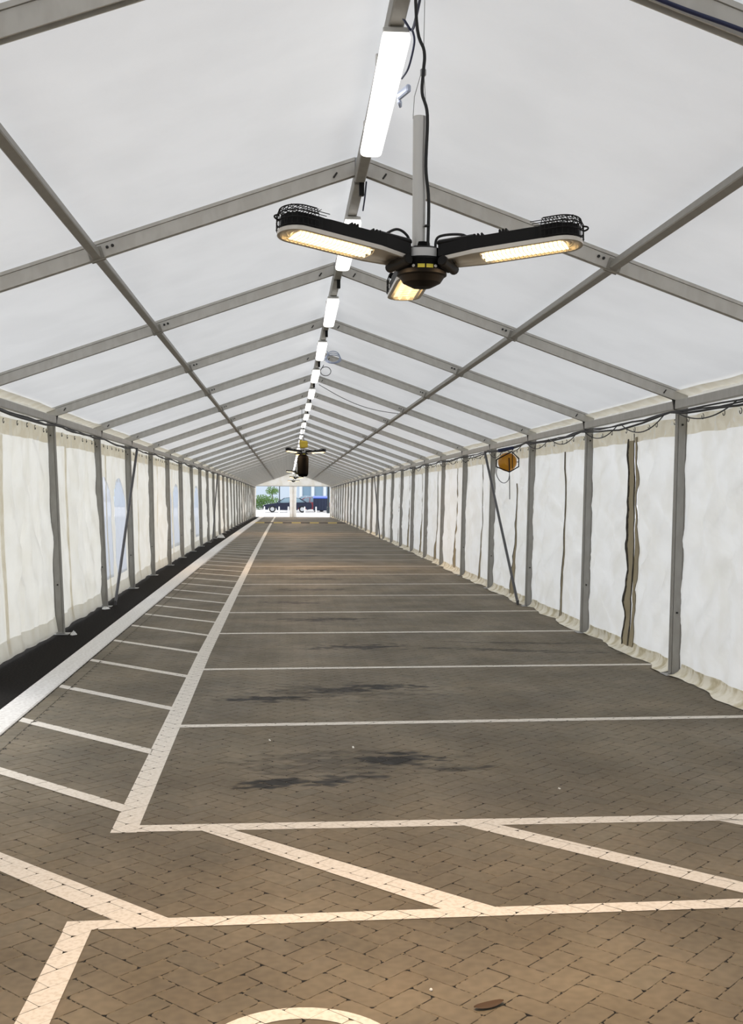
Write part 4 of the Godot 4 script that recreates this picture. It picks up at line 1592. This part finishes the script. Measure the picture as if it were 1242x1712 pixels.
# ------------------------------------------------------------------ outside
func outside() -> void:
	var y := gy(88.0)
	# yard round the tent
	var yd := MB.new()
	yd.quad(Vector3(-60, y - 0.01, -87.7), Vector3(60, y - 0.01, -87.7), Vector3(60, y - 0.01, -200), Vector3(-60, y - 0.01, -200), Vector3.UP)
	var fy := MB.new()
	for side: float in [-1.0, 1.0]:
		for j in 16:
			var a := -30.0 + 117.7 * j / 16.0
			var b := -30.0 + 117.7 * (j + 1) / 16.0
			fy.quad(P(side * 3.11, -0.02, a), P(side * 60, -0.02, a), P(side * 60, -0.02, b), P(side * 3.11, -0.02, b), Vector3.UP)
	var side_yard := put(fy, "side_yard_ground", mat("side_yard", 0.45, 0.445, 0.43, 0.9))
	tag(side_yard, "grey yard ground along both long sides of the tent", "ground", "", "structure")
	var yo := put(yd, "yard_ground", M.yard)
	tag(yo, "pale concrete yard outside the far end of the tent", "ground", "", "structure")
	car("dark_saloon", "dark blue saloon car parked across the far opening, facing left", Vector3(-0.45, y, -108), 1.0, mat("car_navy", 0.018, 0.022, 0.05, 0.25, 0.3))
	car("red_hatchback", "red car partly hidden behind the dark saloon", Vector3(1.55, y, -113), 1.0, mat("car_red", 0.35, 0.06, 0.07, 0.3, 0.1))
	car("silver_estate", "silver car behind the dark saloon's rear", Vector3(1.3, y + 0.12, -119), 1.0, mat("car_silver", 0.55, 0.58, 0.62, 0.3, 0.4))
	# hedge
	var leaf := mat("leaf_green", 0.09, 0.17, 0.05, 0.7)
	leaf.backlight_enabled = true
	leaf.backlight = lin(0.15, 0.25, 0.05)
	leafy("hedge", "green hedge beyond the bonnet of the dark saloon", "hedge", Vector3(-3.6, y, -124), Vector3(2.6, 1.45, 0.9), 2600, leaf, false)
	leafy("young_tree", "small green tree standing behind the hedge", "tree", Vector3(-2.2, y, -131), Vector3(0.85, 0.75, 0.8), 500, leaf, true)
	# lamp posts
	var dark := mat("post_dark", 0.03, 0.04, 0.045, 0.5)
	for p: Array in [[-1.28, 118.0, 0.055, "thin dark lamp post above the dark saloon's windscreen"], [3.35, 104.0, 0.10, "dark green post at the right side of the far opening"]]:
		var mb := MB.new()
		mb.lathe([Vector2(0, 5.0), Vector2(p[2] * 0.7, 5.0), Vector2(p[2], 0.6), Vector2(p[2] * 1.5, 0.55), Vector2(p[2] * 1.5, 0.0)], Transform3D(Basis(), Vector3(p[0], y, -p[1])), 12)
		mb.box(Transform3D(Basis(), Vector3(p[0] - 0.3, y + 5.0, -p[1])), Vector3(0.8, 0.10, 0.22), 0.03)
		tag(put(mb, "lamp_post", dark), p[3], "lamp post")
	# dark blue container
	var bx := thing("waste_container", "dark navy container with a bright blue lid, right of the cars", "container", "", Vector3(2.85, y, -110.5))
	var navy := mat("container_navy", 0.012, 0.02, 0.055, 0.5)
	var cb := MB.new()
	cb.box(Transform3D(Basis(), Vector3(0, 0.75, 0)), Vector3(1.5, 1.2, 1.3), 0.03)
	for i in 5:
		cb.box(Transform3D(Basis(), Vector3(-0.6 + 0.3 * i, 0.75, 0.66)), Vector3(0.06, 1.1, 0.04), 0.01)
	put(cb, "body", navy, bx)
	var cl := MB.new()
	cl.box(Transform3D(Basis(Vector3.RIGHT, 0.12), Vector3(0, 1.44, 0)), Vector3(1.56, 0.12, 1.36), 0.04)
	put(cl, "lid", mat("container_blue", 0.05, 0.12, 0.55, 0.4), bx)
	for p: Array in [[-0.6, 0.5], [0.6, 0.5], [-0.6, -0.5], [0.6, -0.5]]:
		var wm := MB.new()
		wm.lathe([Vector2(0, 0.03), Vector2(0.07, 0.03), Vector2(0.075, 0.02), Vector2(0.075, -0.02), Vector2(0.07, -0.03), Vector2(0, -0.03)], Transform3D(Basis(Vector3(0, 0, 1), PI / 2), Vector3(p[0], 0.076, p[1])), 12)
		put(wm, "caster", M.black_rubber, bx)
	# white bollards along the kerb
	var bm := MB.new()
	bm.lathe([Vector2(0, 0.62), Vector2(0.05, 0.60), Vector2(0.06, 0.55), Vector2(0.075, 0.05), Vector2(0.13, 0.03), Vector2(0.13, 0.0)], Transform3D(), 14)
	var bmesh := bm.mesh(mat("bollard_white", 0.85, 0.85, 0.85, 0.6))
	var names := ["before the dark saloon's front wheel", "before the dark saloon's front door", "before the dark saloon's rear door", "behind the middle drape", "right of the dark saloon's rear wheel", "beside the container"]
	var xs := [-2.55, -1.2, -0.35, 0.25, 1.15, 2.2]
	for i in xs.size():
		var o := put_mesh(bmesh, "bollard")
		o.position = Vector3(xs[i], y, -103.5)
		tag(o, "small white bollard %s" % names[i], "bollard", "white bollards outside")
	# building across the yard
	var wall := mat("facade", 0.60, 0.68, 0.76, 0.6)
	var bd := thing("office_building", "pale blue-grey building with column-like bays across the yard", "building", "", Vector3(0, y, -140))
	var fm := MB.new()
	fm.box(Transform3D(Basis(), Vector3(0, 3.5, -4.2)), Vector3(44, 7.0, 8.0), 0.05)
	put(fm, "wall", wall, bd)
	var glass := mat("facade_glass", 0.24, 0.36, 0.46, 0.15)
	var pier := MB.new()
	pier.box(Transform3D(Basis(), Vector3(0, 3.5, 0.0)), Vector3(0.35, 7.0, 0.5), 0.03)
	var pier_mesh := pier.mesh(mat("pier_white", 0.78, 0.82, 0.86, 0.6))
	var wmesh := MB.new()
	wmesh.box(Transform3D(Basis(), Vector3(0, 1.55, -0.16)), Vector3(0.95, 2.3, 0.06), 0.01)
	var win := wmesh.mesh(glass)
	for i in 10:
		var px := 1.2 + 1.5 * i
		var a := put_mesh(pier_mesh, "pier", bd)
		a.position.x = px
		var g := put_mesh(win, "window", bd)
		g.position.x = px + 0.75
	var rf := MB.new()
	rf.box(Transform3D(Basis(), Vector3(0, 7.15, -4.0)), Vector3(45, 0.3, 8.8), 0.05)
	put(rf, "roof", M.galvanised, bd)


func leafy(called: String, label: String, category: String, at: Vector3, size: Vector3, count: int, m: Material, stem: bool) -> void:
	var o := thing(called, label, category, "", at)
	var mb := MB.new()
	var mid := Vector3(0, size.y * (0.55 if not stem else 1.0) + (1.3 if stem else 0.0), 0)
	for i in count:
		var v := Vector3(rng.randfn(), rng.randfn(), rng.randfn()).normalized() * pow(rng.randf(), 0.4)
		var p := mid + Vector3(v.x * size.x, v.y * size.y * 0.55, v.z * size.z)
		p.y += 0.25 * noise2.get_noise_2d(p.x * 1.5, p.z)
		p.y = maxf(p.y, 0.03)
		var a := Vector3(rng.randfn(), rng.randfn(), rng.randfn()).normalized() * 0.085
		var b := a.cross(Vector3(rng.randfn(), rng.randfn(), rng.randfn())).normalized() * 0.05
		mb.quad(p - a, p + b, p + a, p - b, Vector3.UP)
	var f := put(mb, "foliage", m, o)
	f.set_meta("kind", "stuff")
	var tr := MB.new()
	if stem:
		tr.tube(PackedVector3Array([Vector3(0, 0, 0), Vector3(0.03, 1.0, 0), Vector3(0, 2.2, 0.02)]), 0.05, 8)
	else:
		for i in 6:
			tr.tube(PackedVector3Array([Vector3(-size.x * 0.8 + size.x * 0.32 * i, 0, 0), Vector3(-size.x * 0.8 + size.x * 0.32 * i + 0.1, size.y * 0.7, 0.05)]), 0.03, 6)
	put(tr, "stem", mat("bark", 0.08, 0.06, 0.045, 0.9), o)


func car(called: String, label: String, at: Vector3, face: float, paint: Material) -> void:
	# face = 1: the bonnet points to -x
	var o := thing(called, label, "car", "cars parked outside", at)
	var T := Transform3D(Basis(Vector3(face, 0, 0), Vector3.UP, Vector3(0, 0, 1)), Vector3.ZERO)
	if face < 0:
		T = Transform3D(Basis(Vector3.UP, PI), Vector3.ZERO)
	var half := 0.86
	# lower body lofted across the width: outline in (x, y)
	var low := PackedVector2Array([Vector2(-2.28, 0.30), Vector2(-2.34, 0.52), Vector2(-2.22, 0.70), Vector2(-1.6, 0.82), Vector2(-0.95, 0.90), Vector2(1.25, 0.96), Vector2(2.1, 0.98), Vector2(2.30, 0.90), Vector2(2.36, 0.60), Vector2(2.28, 0.32), Vector2(1.86, 0.24), Vector2(1.78, 0.42), Vector2(1.62, 0.58), Vector2(1.42, 0.64), Vector2(1.22, 0.58), Vector2(1.06, 0.42), Vector2(0.98, 0.22),
		Vector2(-0.98, 0.22), Vector2(-1.06, 0.42), Vector2(-1.22, 0.58), Vector2(-1.42, 0.64), Vector2(-1.62, 0.58), Vector2(-1.78, 0.42), Vector2(-1.86, 0.24)])
	var b := MB.new()
	b.prism(low, T, -half, half)
	# roof and pillars
	b.prism(PackedVector2Array([Vector2(-0.32, 1.36), Vector2(0.10, 1.43), Vector2(0.75, 1.42), Vector2(1.25, 1.33), Vector2(1.25, 1.30), Vector2(0.75, 1.385), Vector2(0.10, 1.395), Vector2(-0.32, 1.33)]), T, -half * 0.74, half * 0.74)
	for z: float in [-half * 0.76, half * 0.76]:
		for p: Array in [[-1.02, 0.88, -0.28, 1.37, 0.05], [0.22, 0.92, 0.26, 1.41, 0.06], [1.80, 0.96, 1.18, 1.34, 0.09]]:
			b.bar(T * Vector3(p[0], p[1], z * 1.08), T * Vector3(p[2], p[3], z), p[4], 0.05, Vector3(0, 0, 1))
	put(b, "body", paint, o)
	var g := MB.new()
	g.prism(PackedVector2Array([Vector2(-1.0, 0.90), Vector2(-0.30, 1.34), Vector2(0.10, 1.395), Vector2(0.75, 1.385), Vector2(1.2, 1.31), Vector2(1.78, 0.96)]), T, -half * 0.77, half * 0.77)
	put(g, "windows", M.get("car_glass", mat("car_glass", 0.30, 0.42, 0.50, 0.1)), o)
	var tyre := mat("tyre", 0.012, 0.012, 0.012, 0.8)
	var rim := mat("alloy", 0.65, 0.66, 0.68, 0.3, 0.5)
	for x: float in [-1.42, 1.42]:
		for z: float in [-half + 0.06, half - 0.06]:
			var turn := Transform3D(Basis(Vector3.RIGHT, PI / 2), T * Vector3(x, 0.318, z))
			var wn := node("wheel", o)
			var tm := MB.new()
			tm.lathe([Vector2(0.20, 0.09), Vector2(0.29, 0.10), Vector2(0.315, 0.07), Vector2(0.315, -0.07), Vector2(0.29, -0.10), Vector2(0.20, -0.09)], turn, 24)
			put(tm, "tyre", tyre, wn)
			var rm := MB.new()
			rm.lathe([Vector2(0.0, 0.085), Vector2(0.05, 0.08), Vector2(0.05, 0.05), Vector2(0.175, 0.05), Vector2(0.20, 0.085), Vector2(0.20, -0.085), Vector2(0.175, -0.05), Vector2(0.05, -0.05), Vector2(0.05, -0.08), Vector2(0, -0.085)], turn, 24)
			for s in 5:
				var a := TAU * s / 5.0
				var dv := Vector3(cos(a), sin(a), 0)
				rm.bar(turn.origin + dv * 0.04 + Vector3(0, 0, signf(z) * 0.07), turn.origin + dv * 0.19 + Vector3(0, 0, signf(z) * 0.07), 0.045, 0.03, Vector3(0, 0, 1))
			put(rm, "rim", rim, wn)
	for z: float in [-0.62, 0.62]:
		var hl := MB.new()
		hl.box(Transform3D(Basis(), T * Vector3(-2.20, 0.64, z)), Vector3(0.22, 0.12, 0.34), 0.03)
		put(hl, "headlight", mat("lens_clear", 0.75, 0.78, 0.8, 0.2), o)
		var tl := MB.new()
		tl.box(Transform3D(Basis(), T * Vector3(2.26, 0.80, z)), Vector3(0.16, 0.16, 0.34), 0.03)
		put(tl, "tail_light", mat("lens_red", 0.5, 0.03, 0.03, 0.2), o)
		var mr := MB.new()
		mr.box(Transform3D(Basis(), T * Vector3(-0.72, 0.98, z / 0.62 * 0.93)), Vector3(0.10, 0.11, 0.18), 0.03)
		put(mr, "door_mirror", paint, o)
